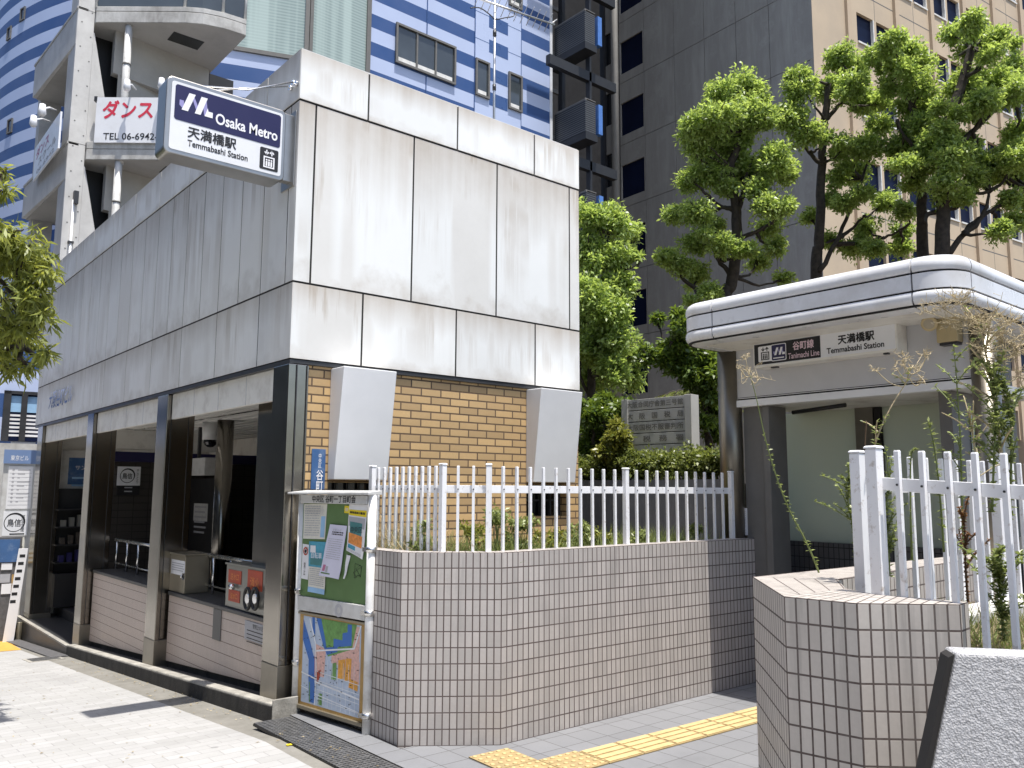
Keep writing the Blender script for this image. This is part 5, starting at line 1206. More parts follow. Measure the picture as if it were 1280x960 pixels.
# dance school signs and their lamps
nS = Vector((dB.y, -dB.x, 0)); fD = Fr(S+nS*.06, dB)
if fD.n.dot(-EY+S) > 0: pass
a0, b0 = fD.ab(120.5, 121.5); a1, b1 = fD.ab(118, 178)
t = thing('dance_sign', 'white banner with red katakana and phone number on the concrete balcony', 'banner sign', tuple(fD.p(1.2, b1)))
a0 = (a0+a1)/2; WS = 2.55; HS = b0-b1
mb = MB(); mb.fbox(fD, a0, a0+WS, b1, b0, -.04, 0); mb.build('board', 'sign_white', t)
aw = fD.ab(191, 130)[0]-fD.ab(129, 130)[0]; ac = (fD.ab(191, 136)[0]+fD.ab(129, 136)[0])/2; bc = fD.ab(160, 137)[1]
text('ダンス', fD, ac, bc, 'red_ink', t, w=aw, h=(fD.ab(160, 126)[1]-fD.ab(160, 148)[1]), c=.004, bold=.03)
text('スタジオ', fD, fD.ab(203, 152)[0]+.05, fD.ab(203, 150)[1], 'red_ink', t, h=.55, w=.16, c=.004, vertical=True, bold=.02)
aw = fD.ab(197, 170)[0]-fD.ab(129, 170)[0]; ac = (fD.ab(197, 170)[0]+fD.ab(129, 170)[0])/2; bc = fD.ab(160, 170.5)[1]
text('TEL 06-6942-', fD, ac, bc, 'ink', t, w=aw, h=.17, c=.004, bold=.012)
mb = MB(); mb.fbox(fD, a0-.06, a0+.01, b0-.1, b0+.02, -.1, .01); mb.build('bracket', 'dark_frame', t)
P = [onX(45, 176, PX-.24), onX(75, 149, PX-.24), onX(72, 188, PX-.24), onX(41, 224, PX-.24)]
t = thing('dance_sign', 'pale banner with pink katakana seen edge on above the side parapet', 'banner sign', tuple((P[0]+P[2])/2))
zt_, zb_, ya, yb = (P[0].z+P[1].z)/2, (P[2].z+P[3].z)/2, (P[0].y+P[3].y)/2, (P[1].y+P[2].y)/2
mb = MB(); mb.box(PX-.24, PX-.20, yb, ya, zb_, zt_); mb.build('board', 'sign_white', t); f = Fr((PX-.24, ya, zb_), (0, -1, 0))
text('ダンス', f, (ya-yb)*.34, (zt_-zb_)*.70, 'pink_ink', t, w=(ya-yb)*.52, h=(zt_-zb_)*.30, c=.004, bold=.03); text('スクール', f, (ya-yb)*.55, (zt_-zb_)*.38, 'print_grey', t, w=(ya-yb)*.7, h=(zt_-zb_)*.22, c=.004, bold=.015); text('06-6942', f, (ya-yb)*.5, (zt_-zb_)*.12, 'print_grey', t, w=(ya-yb)*.7, h=(zt_-zb_)*.12, c=.004, bold=.01)
def flood(lab, base, head, grp='arm lamps over the banners'):
    t = thing('flood_lamp', lab, 'lamp', tuple(base), grp); mb = MB(); mb.tube([base, base.lerp(head, .5)+Vector((0, 0, .05)), head], .022, 8); mb.build('arm', 'sign_white', t)
    mb = MB(); mb.tube([head+Vector((0, 0, .10)), head+Vector((0, 0, -.10)), head+Vector((0, 0, -.16))], [.06, .085, .05], 12); mb.build('lamp_head', 'sign_white', t, merge=True)
pl_ = lambda x, y, c=0: (lambda ab: fD.p(ab[0], ab[1], c))(fD.ab(x, y, c))
flood('white arm lamp reaching out above the middle of the red lettered banner', pl_(170, 112, -.15), pl_(159, 105, .25))
flood('white arm lamp close beside the projecting station lightbox', pl_(207, 112, -.15), pl_(202, 103, .2))
flood('white arm lamp, upper of the pair over the edge-on banner', onX(70, 138, PX-.1), onX(53, 136, PX-.75))
flood('white arm lamp, lower of the pair over the edge-on banner', onX(62, 152, PX-.1), onX(42, 150, PX-.75))

# ---- far side windows low on the tower, street reflections painted on their panes as flat strips
t = thing('corner_shop_front', 'street windows with painted reflections on the building beyond the entrance', 'shop front', (3.4, 19, -1))
fW = Fr((0, 18.2, 0), (1, -.1, 0)); a0, b0 = fW.ab(14, 503); a1, b1 = fW.ab(44, 552); _, b2 = fW.ab(44, 494)
mb = MB(); mb.fbox(fW, a0-3, a1+.9, -2.5, b1-.05, -.3, .12); mb.build('stone_base', 'concrete_edge', t)
mb = MB(); mb.fbox(fW, a0-3, a1+.9, b2+.06, b2+1.1, -.35, -.06); mb.fbox(fW, a0-3, a0-.12, b1, b2+.06, -.35, -.06); mb.build('banded_wall', 'tower_bands', t)
am = fW.ab(29.5, 520)[0]
for u0, u1 in ((a0, am-.05), (am+.05, a1+.3)):
    mb = MB(); mb.fbox(fW, u0, u1, b1, b2, -.3, -.05); w = mb.build('window', 'glass_navy', t)
    mb = MB(); mb.fbox(fW, u0, u1, b1+(b2-b1)*.62, b2-.03, -.049, -.045); mb.build('painted_sky_reflection', 'print_sky', w)
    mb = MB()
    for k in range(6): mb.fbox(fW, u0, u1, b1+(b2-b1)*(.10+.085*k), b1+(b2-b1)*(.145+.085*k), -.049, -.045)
    mb.build('painted_floor_reflection', 'paper', w)
mb = MB(); mb.fbox(fW, a0-.12, a0-.001, b1, b2+.06, -.3, 0); mb.fbox(fW, am-.049, am+.049, b1, b2, -.3, 0); mb.fbox(fW, a0-.12, a1+.3, b2+.001, b2+.06, -.3, 0); mb.build('window_frame', 'dark_frame', t)

# ============================================================ DARK / BEIGE OFFICE BUILDING
CX, CY = 27.23, 15.16
fK = Fr((CX, CY, 0), (-.047, -.999, 0)); fB = Fr((CX, CY, 0), (.993, -.117, 0))
ob = thing('office_building', 'big office building with dark panelled flank and sunlit beige front', 'office building', (35, 22, 1.6))
c0 = Vector((CX, CY, 0)); u = -fK.u*11.0; v = fB.u*42
mb = MB(); mb.prism([tuple((c0+fK.n*-.16+fB.n*-.16)[:2]), tuple((c0+v+fB.n*-.16)[:2]), tuple((c0+v+u)[:2]), tuple((c0+u+fK.n*-.16)[:2])], 0, 48); mb.build('wall_core', 'joint', ob)
ak = lambda x, y: fK.ab(x, y); ab_ = lambda x, y: fB.ab(x, y)
seamz = ak(774, 106)[1]; seamz2 = ak(774, 30)[1]; FH = seamz2-seamz
va = [ak(805, 90)[0], ak(843, 90)[0], ak(881, 90)[0], ak(921, 90)[0], ak(963, 90)[0], 0.]
z0s = [seamz+FH*k for k in range(-7, 8)]
for z in z0s:
    if z+FH < 1: continue
    for a, b in zip(va, va[1:]):
        mb = MB(); mb.fbox(fK, a+.012, b-.012, z+.012, z+FH-.012, -.155, 0); mb.build('dark_panel', 'dark_panel', ob)
wx0, wx1 = ak(776, 132)[0], ak(804, 116)[0]; ptl = ak(774.5, 100)[0]; wz0, wz1 = ak(804, 158)[1], ak(804, 116)[1]
for z in z0s:
    if z+FH < 1: continue
    k = z-seamz+FH; lo_, hi_ = wz0+k, wz1+k
    mb = MB()
    for q in ((ptl, va[0]-.012, z+.012, lo_+0) if lo_ > z else None, (ptl, va[0]-.012, hi_, z+FH-.012), (ptl, wx0, lo_, hi_), (wx1, va[0]-.012, lo_, hi_)):
        if q and q[3] > q[2]: mb.fbox(fK, *q, -.155, 0)
    mb.build('window_panel', 'dark_panel', ob)
    mb = MB(); mb.fbox(fK, wx0, wx1, lo_, hi_, -.14, -.07); w = mb.build('window', 'glass_navy', ob)
p0, p1 = ak(765.5, 100)[0], ak(773, 100)[0]; n0 = ak(757.5, 100)[0]
mb = MB(); q = fK.p((p0+p1)/2, 0, 0); mb.cyl(q.x, q.y, 0, 45, (p1-p0)/2, 16); mb.build('round_pier', 'dark_panel', ob)
for z in z0s:
    if z+FH < 1: continue
    mb = MB(); mb.fbox(fK, n0, p0, z+FH*.95, z+FH*1.42, -.05, .01); mb.build('spandrel', 'dark_panel', ob); mb = MB(); mb.fbox(fK, n0, p0, z+FH*.42, z+FH*.95, -.15, -.05); mb.build('window', 'glass_black', ob)
mb = MB(); mb.fbox(fK, n0-.35, n0-.001, 0, 45, -.3, .1); mb.build('dark_mullion', 'dark_frame', ob)
# beige front
zs0 = ab_(1072, 53)[1]; zt0 = ab_(1071, 15)[1]; bay0 = ab_(1119, 30)[0]; corner_w = ab_(1062, 40)[0]
bw = (ab_(1163, 30)[0]-bay0); FB_ = FH
mb = MB(); mb.fbox(fB, 0, corner_w-.25, 0, 48, -.155, 0); mb.build('beige_panel', 'beige_wall', ob)
w0 = ab_(1071, 30)[0]
nb = 9
for i in range(nb):
    a = bay0 - bw + bw*i; pw = bw*.10
    mb = MB(); mb.fbox(fB, a-pw*.5 if i else corner_w-.25, a+pw*.5 if i else corner_w, 0, 48, -.155, .12); mb.build('beige_pier', 'beige_pier', ob)
    A0 = a+pw*.5; A1 = a+bw-pw*.5; g1 = (A0+A1)/2
    if i == 0: A0 = corner_w
    for j in range(-5, 5):
        lo_, hi_ = zs0+FB_*j, zt0+FB_*j
        if hi_ < 1.8: continue
        wa0 = w0 if i == 0 else A0+bw*.05; wa1 = A1-bw*.03; gm = (wa0+wa1)/2
        mb = MB()
        for q in ((A0, A1, hi_, lo_+FB_), (A0, wa0, lo_, hi_), (wa1, A1, lo_, hi_), (gm-.08, gm+.08, lo_, hi_)): mb.fbox(fB, q[0], q[1], q[2], q[3], -.155, 0)
        bp = mb.build('beige_panel', 'beige_wall', ob)
        mb = MB(); mb.fbox(fB, A0, A1, hi_+(FB_-(hi_-lo_))*.5-.02, hi_+(FB_-(hi_-lo_))*.5+.02, .0, .003); mb.fbox(fB, gm-.012, gm+.012, hi_, lo_+FB_, 0, .003); mb.build('panel_joint', 'dark_trim', bp)
        for u0, u1 in ((wa0, gm-.08), (gm+.08, wa1)):
            mb = MB(); mb.fbox(fB, u0, u1, lo_, hi_, -.15, -.12); w = mb.build('window', 'glass_navy', ob)
            if j >= -2 and i < 5: mb = MB(); mb.fbox(fB, u0, u1, lo_+.0, lo_+.07, -.119, .05); mb.fbox(fB, u1-.06, u1, lo_+.07, hi_, -.119, .005); mb.build('window_sill', 'beige_mullion', w)

# ============================================================ BLACK ESCAPE STAIR
es = thing('fire_escape', 'black steel escape balconies with mesh sides between the striped tower and dark block', 'fire escape', (22.5, 22.5, 0))
mesh_m = NT('escape_mesh'); _z = mesh_m.n('ShaderNodeSeparateXYZ', i_0=mesh_m.coord()).outputs[2]
_f = mesh_m.n('ShaderNodeMath', operation='FRACT', i_0=mesh_m.mul(_z, 13.)).outputs[0]
mesh_m.base(mesh_m.mix(mesh_m.mul(_f, .35, 'LESS_THAN'), (.014, .015, .017), (.10, .105, .11))); mesh_m.set(.5); M['escape_mesh'] = mesh_m.m
cA = onD(731, 13, 29.5); EX, EYY = cA.x, cA.y
lev = [onX(731, y, EX).z for y in (13, 125, 237)]; ph = cA.z-onX(731, 51, EX).z
LV = lev[0]-lev[1]
yl = onX(693, 34, EX).y; xr_ = onY(743.5, 20, EYY).x
for k in range(-3, 4):
    z = lev[0]+LV*k
    mb = MB(); mb.box(EX, EX+.04, EYY+.041, yl, z-ph, z); mb.box(EX, xr_, EYY, EYY+.04, z-ph, z); b = mb.build('mesh_side', 'escape_mesh', es)
    mb = MB(); mb.box(EX-.03, xr_+.05, EYY-.04, yl+.4, z-ph-.28, z-ph-.03); mb.build('platform', 'escape_black', b)
    mb = MB(); mb.box(EX-.01, EX+.05, EYY-.01, yl, z+.001, z+.05); mb.box(EX-.01, xr_, EYY-.01, EYY+.05, z+.051, z+.08); mb.build('handrail', 'dark_trim', b)
    mb = MB(); mb.box(xr_+.1, xr_+.30, EYY-.05, EYY+.15, z-ph+.05, z+.0); mb.build('blue_screen', 'escape_blue', es)
    zb_ = z-ph-.75; mb = MB(); mb.hexa([(EX-1.4, EYY+.3, zb_-.45), (xr_+1.4, EYY+.3, zb_-.45), (xr_+1.4, EYY+.5, zb_-.45), (EX-1.4, EYY+.5, zb_-.45), (EX-1.4, EYY+.3, zb_-.1), (xr_+1.4, EYY+.3, zb_-.1), (xr_+1.4, EYY+.5, zb_-.1), (EX-1.4, EYY+.5, zb_-.1)]); mb.build('beam', 'escape_black', es)
    mb = MB(); mb.box(xr_-.9, xr_-.75, EYY+2.2, EYY+2.3, z-ph-2.6, z-ph-.9); mb.box(xr_+.35, xr_+.5, EYY+2.2, EYY+2.3, z-ph-2.6, z-ph-.9); mb.box(xr_-.9, xr_+.5, EYY+2.2, EYY+2.3, z-ph-.9, z-ph-.75); mb.box(xr_-.9, xr_+.5, EYY+2.2, EYY+2.3, z-ph-2.75, z-ph-2.6); mb.build('door_frame', 'dark_trim', es)
mb = MB(); mb.box(xr_+.02, xr_+.12, EYY+.3, EYY+.5, 0, 44); mb.box(EX+.2, EX+.35, yl-.2, yl, 0, 44); mb.build('steel_column', 'escape_black', es)
mb = MB(); mb.box(19.6, 27.5, 26.3, 26.7, -1, 44); tag(mb.build('rear_wall', 'dark_frame'), 'dark recessed wall behind the black escape balconies', 'wall')
# ============================================================ TREES
def tree(label, depth, clumps, trunk, limbs, mat='leaf_camphor', seed=1, ground=1.68, r0=.13, L=.072, Wd=.036, dens=850, jit=.55, group=None, name='tree', bend=None, **kw):
    rg = random.Random(seed); k = depth/FPX
    T0 = onD(*trunk[0], depth); root = Vector((T0.x, T0.y, ground)) if bend is None else Vector(bend)
    t = thing(name, label, 'tree', tuple(root), group)
    TP = [onD(*p, depth) for p in trunk]; mb = MB(); r0 = r0*.78; limb(mb, [root]+TP, r0, r0*.45, 9, .012, 6); mb.build('trunk', 'bark', t)
    cl = []
    for (x, y, r) in clumps: cl.append((onD(x, y, depth+rg.uniform(-jit, jit)), r*k*1.06))
    for i in range(len(cl)):                                          # fillers knit neighbouring clumps together
        for j in range(i):
            dd = (cl[i][0]-cl[j][0]).length; rs = cl[i][1]+cl[j][1]
            if .75*rs < dd < 1.5*rs and rg.random() < .35: cl.append((cl[i][0].lerp(cl[j][0], rg.uniform(.35, .65))+Vector((rg.gauss(0, .05), rg.gauss(0, .05), rg.gauss(0, .05))), rs*rg.uniform(.26, .4)))
    mb = MB()
    for lb in limbs: P = [onD(x, y, depth+rg.uniform(-.08, .08)) for x, y in lb]; limb(mb, P, r0*.42, r0*.14, 7, .015, 5)
    allp = TP+[onD(*p, depth) for lb in limbs for p in lb]
    for c, r in cl:
        n = min(allp, key=lambda q: (q-c).length+.8*max(0, q.z-c.z)); m = n.lerp(c, .5)+Vector((rg.uniform(-.1, .1), rg.uniform(-.1, .1), -.10*(c-n).length))
        limb(mb, [n, m, c+Vector((0, 0, .1*r))], min(r0*.28, .045), .010, 6, .012, 4)
        for _ in range(3): e = c+Vector((rg.uniform(-1, 1), rg.uniform(-1, 1), rg.uniform(-.3, .9)))*r*.8; limb(mb, [m.lerp(c, .6), c.lerp(e, .5), e], .012, .005, 4, .008, 3)
    mb.build('branches', 'bark', t)
    crown('crown', cl, mat, t, L, Wd, dens, seed, **kw)
    return t
G1 = 'clipped camphor trees behind the shelter'
tree('leafy camphor tree showing beside the right edge of the entrance building', 11.2, [(742, 275, 26), (770, 283, 22), (788, 290, 15), (735, 320, 26), (762, 325, 26), (786, 318, 12), (740, 368, 28), (772, 358, 20), (796, 322, 8), (738, 405, 26), (766, 398, 22), (742, 440, 28), (770, 432, 24), (793, 445, 18), (740, 475, 22), (768, 470, 20), (790, 478, 15), (752, 510, 18), (735, 530, 16)],
     [(741, 520), (738, 440), (742, 340), (752, 290)], [[(740, 470), (762, 440), (782, 420)], [(741, 500), (725, 470), (728, 440)], [(738, 420), (765, 380), (785, 335)]], seed=11, r0=.10, dens=850, group=G1)
B = [(900, 117, 20), (927, 111, 22), (948, 120, 16), (866, 162, 22), (897, 150, 25), (933, 150, 28), (957, 150, 17), (882, 187, 21), (915, 190, 20), (863, 223, 19), (891, 220, 21), (933, 217, 24), (969, 202, 22), (982, 217, 15), (948, 235, 15), (845, 271, 19), (872, 268, 20), (890, 283, 18), (902, 307, 15), (869, 307, 18), (833, 322, 15), (850, 332, 17), (872, 347, 20), (963, 259, 19), (984, 259, 12), (960, 286, 18), (969, 313, 14), (932, 313, 14), (947, 328, 15), (978, 350, 13), (887, 368, 15), (910, 235, 16), (865, 376, 10)]
tree('rounded camphor tree with tiered clumps against the dark panelled flank', 13.2, B, [(906, 388), (914, 355), (921, 300), (919, 250), (913, 210), (928, 165), (925, 130)], [[(922, 268), (932, 225), (945, 190)], [(916, 345), (898, 325), (890, 300)], [(908, 375), (870, 362), (848, 342), (836, 333)], [(917, 262), (903, 258), (888, 248)], [(922, 300), (945, 290), (962, 280)]], seed=12, r0=.15, group=G1)
Cc = [(998, 97, 16), (1048, 74, 19), (1031, 111, 19), (1068, 87, 20), (1001, 111, 17), (991, 144, 20), (1008, 168, 17), (980, 148, 13), (1082, 128, 18), (1063, 111, 18), (1100, 130, 14), (1051, 191, 18), (1085, 188, 18), (1098, 161, 17), (1068, 215, 18), (1047, 224, 15), (1078, 242, 16), (1051, 257, 15), (1132, 265, 14), (1108, 250, 15), (1084, 285, 16), (1040, 249, 13), (1013, 272, 12), (1065, 312, 15), (1038, 302, 12), (1125, 309, 14), (1092, 314, 14), (1128, 292, 13)]
tree('forked camphor tree standing before the corner of dark and beige walls', 13.8, Cc, [(1021, 348), (1024, 300), (1027, 215), (1031, 150), (1036, 105)], [[(1024, 340), (1045, 302), (1066, 258), (1078, 222), (1092, 188)], [(1048, 298), (1062, 288), (1080, 270)], [(1045, 305), (1075, 303), (1105, 297), (1125, 288)], [(1027, 205), (1012, 190), (1002, 172)], [(1031, 150), (1052, 128), (1072, 105)]], seed=13, r0=.14, group=G1)
D1 = [(1112, 57, 18), (1096, 70, 16), (1135, 64, 18), (1152, 84, 20), (1129, 91, 18), (1152, 111, 20), (1136, 134, 17), (1160, 134, 18), (1155, 156, 16), (1112, 108, 15), (1118, 84, 14), (1140, 185, 22), (1127, 210, 17), (1152, 208, 18), (1118, 186, 14), (1140, 232, 15)]
tree('slim camphor tree with bare straight trunk before the beige front', 13.0, D1, [(1154, 330), (1153, 270), (1151, 225), (1148, 180), (1140, 130), (1128, 85)], [[(1148, 190), (1130, 170), (1122, 150)], [(1147, 175), (1162, 140), (1158, 110)]], seed=14, r0=.13, group=G1)
D2 = [(1189, 44, 16), (1213, 30, 19), (1225, 46, 18), (1247, 52, 15), (1206, 66, 18), (1237, 68, 14), (1266, 55, 10), (1203, 112, 22), (1236, 101, 22), (1263, 87, 20), (1230, 128, 20), (1267, 118, 18), (1219, 143, 15), (1184, 165, 17), (1175, 138, 14), (1188, 198, 22), (1206, 186, 18), (1224, 208, 20), (1246, 215, 24), (1271, 202, 20), (1268, 168, 17), (1220, 229, 16), (1184, 230, 18), (1176, 247, 15), (1263, 249, 16), (1253, 286, 15), (1271, 276, 15), (1292, 190, 26), (1290, 120, 22), (1295, 250, 24), (1162, 180, 16), (1205, 250, 12)]
tree('broad camphor tree reaching out of the picture above the shelter roof', 12.4, D2, [(1178, 325), (1179, 265), (1181, 205), (1187, 150), (1204, 98), (1214, 60)], [[(1185, 318), (1213, 283), (1240, 263), (1285, 236)], [(1205, 292), (1228, 272), (1236, 240)], [(1183, 190), (1215, 165), (1245, 138), (1268, 130)], [(1179, 262), (1160, 268), (1156, 278)], [(1188, 150), (1176, 130), (1172, 120)]], seed=15, r0=.16, group=G1)
tree('small dark tree overhanging the hedge beside the shelter column', 9.6, [(812, 447, 15), (836, 448, 19), (862, 442, 19), (884, 452, 17), (880, 482, 18), (890, 512, 18), (876, 528, 14), (893, 545, 14), (852, 412, 13), (846, 395, 10), (872, 470, 16), (895, 470, 14), (822, 400, 8)],
     [(885, 560), (882, 500), (874, 458)], [[(880, 480), (858, 452), (830, 446)]], mat='leaf_dark', seed=16, r0=.06, L=.075, Wd=.036, dens=1100, jit=.3)
tree('dark bushy tree low between the entrance building and the signboard', 9.9, [(738, 520, 20), (755, 505, 14), (745, 545, 18), (770, 520, 15), (788, 508, 10), (730, 560, 16), (762, 545, 12)], [(742, 560), (741, 530)], [], mat='leaf_dark', seed=17, r0=.04, L=.075, Wd=.036, dens=1000, jit=.3)
tree('golden green bush growing beside the bronze signboard', 9.3, [(772, 548, 14), (762, 562, 14), (780, 562, 12), (752, 566, 10), (768, 533, 9)], [(770, 572), (769, 555)], [], mat='leaf_gold', seed=18, r0=.02, L=.06, Wd=.03, dens=1500, jit=.2, name='bush')
# palm-like fronds beside the small tree
c = onD(862, 505, 10.2); t = thing('palm', 'feathery fronds of a small palm behind the signboard', 'palm', (c.x, c.y, 1.68)); rg = np.random.default_rng(5); P, T, N = [], [], []; mb = MB(); rr = random.Random(5)
for k in range(13):
    a = rr.uniform(0, 2*math.pi); r = rr.uniform(.45, .75); pts = [c+Vector((math.cos(a)*r*s, math.sin(a)*r*s, .5*s*1.3-.75*s*s)) for s in (0, .25, .5, .75, 1)]; S_ = smooth_path(pts, 6); mb.tube(S_, [.012*(1-i/len(S_))+.003 for i in range(len(S_))], 5)
    for i, q in enumerate(S_[3:]):
        tdir = (S_[min(i+4, len(S_)-1)]-S_[i+2]).normalized(); sd = tdir.cross(Vector((0, 0, 1))).normalized()
        for s in (-1, 1): P.append(q[:]); T.append(((sd*s)*.8+tdir*.6+Vector((0, 0, -.25))).normalized()[:]); N.append((0, 0, 1))
mb.tube([(c.x, c.y, 1.6), c], .05, 8); mb.build('stem', 'bark', t); P, T, N = map(np.array, (P, T, N)); N = unit(N-T*(N*T).sum(1, keepdims=True)); leaf_mesh('fronds', P, T, N, rg.uniform(.14, .24, len(P)), np.full(len(P), .018), 'leaf_hedge', t, 5)
# hedge in front of the signboard
t = thing('hedge', 'clipped low hedge with pale new leaves along the top of the retaining wall', 'hedge', (6.95, 6.2, 1.68)); cl = []; rr = random.Random(9)
y = 4.95
while y < 9.2:
    for _ in range(2): cl.append((Vector((6.90+rr.uniform(-.1, .14), y+rr.uniform(-.06, .06), 1.84+rr.uniform(-.04, .09))), rr.uniform(.14, .20)))
    y += .13
crown('hedge_leaves', cl, 'leaf_hedge', t, .045, .024, 1500, 21, sub=8)
mb = MB()
for k in range(40): y = 4.95+k*.105; limb(mb, [(6.95, y, 1.66), (6.93, y+.03, 1.78), (6.9+rr.uniform(-.1, .1), y, 1.9)], .012, .005, 5, .01, 3)
mb.build('hedge_stems', 'bark', t)
# street tree on the left
ST = [(8, 292, 24), (28, 305, 22), (48, 325, 20), (14, 335, 28), (42, 352, 22), (60, 345, 10), (56, 378, 14), (22, 385, 28), (48, 400, 16), (8, 425, 28), (36, 430, 18), (55, 442, 11), (12, 462, 18), (34, 458, 12), (3, 240, 13), (2, 215, 10), (-25, 300, 34), (-40, 380, 40), (-35, 230, 30), (-70, 300, 50), (18, 410, 20), (-20, 440, 26)]
tree('street tree with drooping narrow leaves hanging in at the left edge', 6.6, ST, [(-70, 620), (-70, 470), (-62, 380), (-50, 280)], [[(-66, 420), (-20, 385), (30, 372)], [(-60, 360), (-10, 320), (35, 315)], [(-68, 450), (-15, 440), (30, 435)]], mat='leaf_street', seed=31, ground=-.14, r0=.10, L=.10, Wd=.021, dens=480, jit=.6, droop=1.0, upw=.3, sub=12)

# ============================================================ WEEDS
def weed(label, pts, depth, seed, mat='leaf_weed', stem='stem_green', r=.006, leafn=60, leafL=.04, leafW=.010, l0=.0, l1=1., plume=None, sidebr=0, group=None, cat='weed', name='weed'):
    rr = random.Random(seed); rg = np.random.default_rng(seed)
    leafL *= .62; leafW *= .95; leafn = int(leafn*1.5)
    P0 = [onD(x, y, depth) for x, y in pts]; S_ = smooth_path(P0, 8); t = thing(name, label, cat, tuple(P0[0]), group); k = len(S_)
    mb = MB(); mb.tube(S_, [r*(1-.65*i/(k-1)) for i in range(k)], 6); Lp, Lt, Ln = [], [], []
    stems = [(S_, 1.)]
    for _ in range(sidebr):
        i = rr.randint(int(k*.25), int(k*.9)); q = S_[i]; d = Vector((rr.uniform(-1, 1), rr.uniform(-1, 1), rr.uniform(.4, 1.2))).normalized()*rr.uniform(.06, .22); b = [q, q+d*.5+Vector((0, 0, .01)), q+d]; mb.tube(smooth_path(b, 4), [r*.5]*8+[r*.25], 5); stems.append((smooth_path(b, 6), .6))
    mb.build('stem', stem, t)
    for S2, f in stems:
        for _ in range(int(leafn*f*(1 if f == 1. else .25))):
            u = rr.uniform(l0, l1) if f == 1. else rr.random(); q = S2[min(len(S2)-1, int(u*(len(S2)-1)))]; d = Vector((rr.gauss(0, 1), rr.gauss(0, 1), rr.uniform(-.2, .9))).normalized()
            Lp.append(q[:]); Lt.append(d[:]); Ln.append((rr.gauss(0, .5), rr.gauss(0, .5), 1))
    if Lp:
        Lp, Lt, Ln = map(np.array, (Lp, Lt, Ln)); Ln = unit(Ln-Lt*(Ln*Lt).sum(1, keepdims=True)); leaf_mesh('leaves', Lp, unit(Lt), Ln, leafL*rg.uniform(.5, 1.2, len(Lp)), leafW*rg.uniform(.6, 1.3, len(Lp)), mat, t, seed)
    if plume:
        mb = MB()
        for (x, y, rad, n) in plume:
            c = onD(x, y, depth); rad = rad*depth/FPX; base = min(S_, key=lambda q: (q-c).length)
            if (base-c).length > rad*.6: mb.tube(smooth_path([base, base.lerp(c, .5)+Vector((0, 0, -.02)), c], 4), .0028, 4)
            for _ in range(n):
                d = Vector((rr.gauss(0, 1), rr.gauss(0, 1), rr.gauss(.25, .9))).normalized(); a = c+d*rad*rr.uniform(0, .45); b = a+(d+Vector((rr.gauss(0, .5), rr.gauss(0, .5), rr.gauss(.1, .5))))*rad*rr.uniform(.25, .6)
                mb.tube([a, a.lerp(b, .5)+Vector((rr.gauss(0, .006), rr.gauss(0, .006), rr.gauss(0, .006))), b], [.0018, .0014, .0009], 3, cap=False)
                for _ in range(3): e = a.lerp(b, rr.random()); mb.tube([e, e+Vector((rr.gauss(0, 1), rr.gauss(0, 1), rr.gauss(.3, .8)))*rad*.16], .0011, 3, cap=False)
        mb.build('seed_head', 'stem_dry', t)
    return t
weed('tall thin weed arching left over the pale wall to a dry feathery tip', [(1032, 742), (1020, 706), (1005, 672), (988, 640), (972, 600), (957, 550), (946, 500), (938, 470)], 4.35, 41, leafn=60, leafL=.04, l0=.15, l1=.75, plume=[(938, 470, 22, 10), (926, 462, 16, 8), (932, 448, 14, 8), (948, 474, 12, 6)])
weed('slanting weed with a straw coloured seed head before the shelter glass', [(1088, 600), (1094, 555), (1108, 520), (1122, 495), (1140, 468)], 3.9, 42, stem='stem_dry', leafn=50, l0=.0, l1=.55, plume=[(1140, 462, 22, 14), (1128, 448, 20, 12), (1158, 446, 16, 10), (1120, 460, 14, 8), (1094, 462, 12, 8), (1150, 480, 16, 8)], sidebr=4)
weed('upright green stalk rising past the tan box on the shelter', [(1204, 690), (1202, 600), (1200, 540), (1196, 480), (1192, 430)], 4.3, 43, leafn=80, leafL=.045, leafW=.014, sidebr=9)
weed('leafy young stalk between the pickets with pointed feathery top', [(1180, 690), (1175, 620), (1168, 560), (1160, 526)], 3.95, 44, leafn=80, leafL=.05, leafW=.011, l0=.1)
weed('bare twiggy weed with pale side shoots before the shelter column', [(1226, 640), (1222, 590), (1216, 545), (1210, 515)], 4.1, 45, stem='stem_dry', leafn=40, sidebr=12)
weed('thin brown stick poking up between the two white gate posts', [(1082, 610), (1081, 565), (1083, 526)], 3.9, 46, stem='stem_brown', leafn=0)
t = None
DP = [(1178, 385, 26, 26), (1200, 378, 28, 34), (1215, 400, 28, 36), (1232, 415, 30, 40), (1252, 428, 28, 40), (1270, 440, 26, 36), (1240, 395, 22, 26), (1262, 405, 22, 26), (1225, 440, 24, 28), (1290, 425, 30, 36), (1190, 405, 20, 20), (1250, 455, 22, 22), (1276, 470, 20, 20), (1155, 388, 14, 8)]
weed('big straw coloured dry bush spreading over the shelter corner', [(1262, 640), (1252, 570), (1243, 500), (1232, 440), (1222, 400)], 3.72, 47, stem='stem_dry', r=.009, leafn=60, plume=DP, sidebr=14)
for i, (pts, lab) in enumerate((([(1240, 640), (1243, 560), (1246, 500), (1240, 462)], 'bushy green stalk left of the pair below the dry bush'), ([(1262, 650), (1264, 570), (1262, 510), (1252, 470)], 'bushy green stalk right of the pair below the dry bush'))):
    weed(lab, pts, 3.7, 50+i, leafn=120, leafL=.045, leafW=.017, sidebr=18)
weed('straggling green creeper hanging on the left white gate post', [(1072, 706), (1066, 660), (1060, 625), (1062, 592)], 4.0, 53, leafn=90, leafL=.035, leafW=.018, sidebr=12)
weed('leafy weed tangled beside the wide white post on the low wall', [(1112, 720), (1110, 680), (1106, 640), (1114, 606)], 3.95, 54, leafn=130, leafL=.04, leafW=.016, sidebr=14)
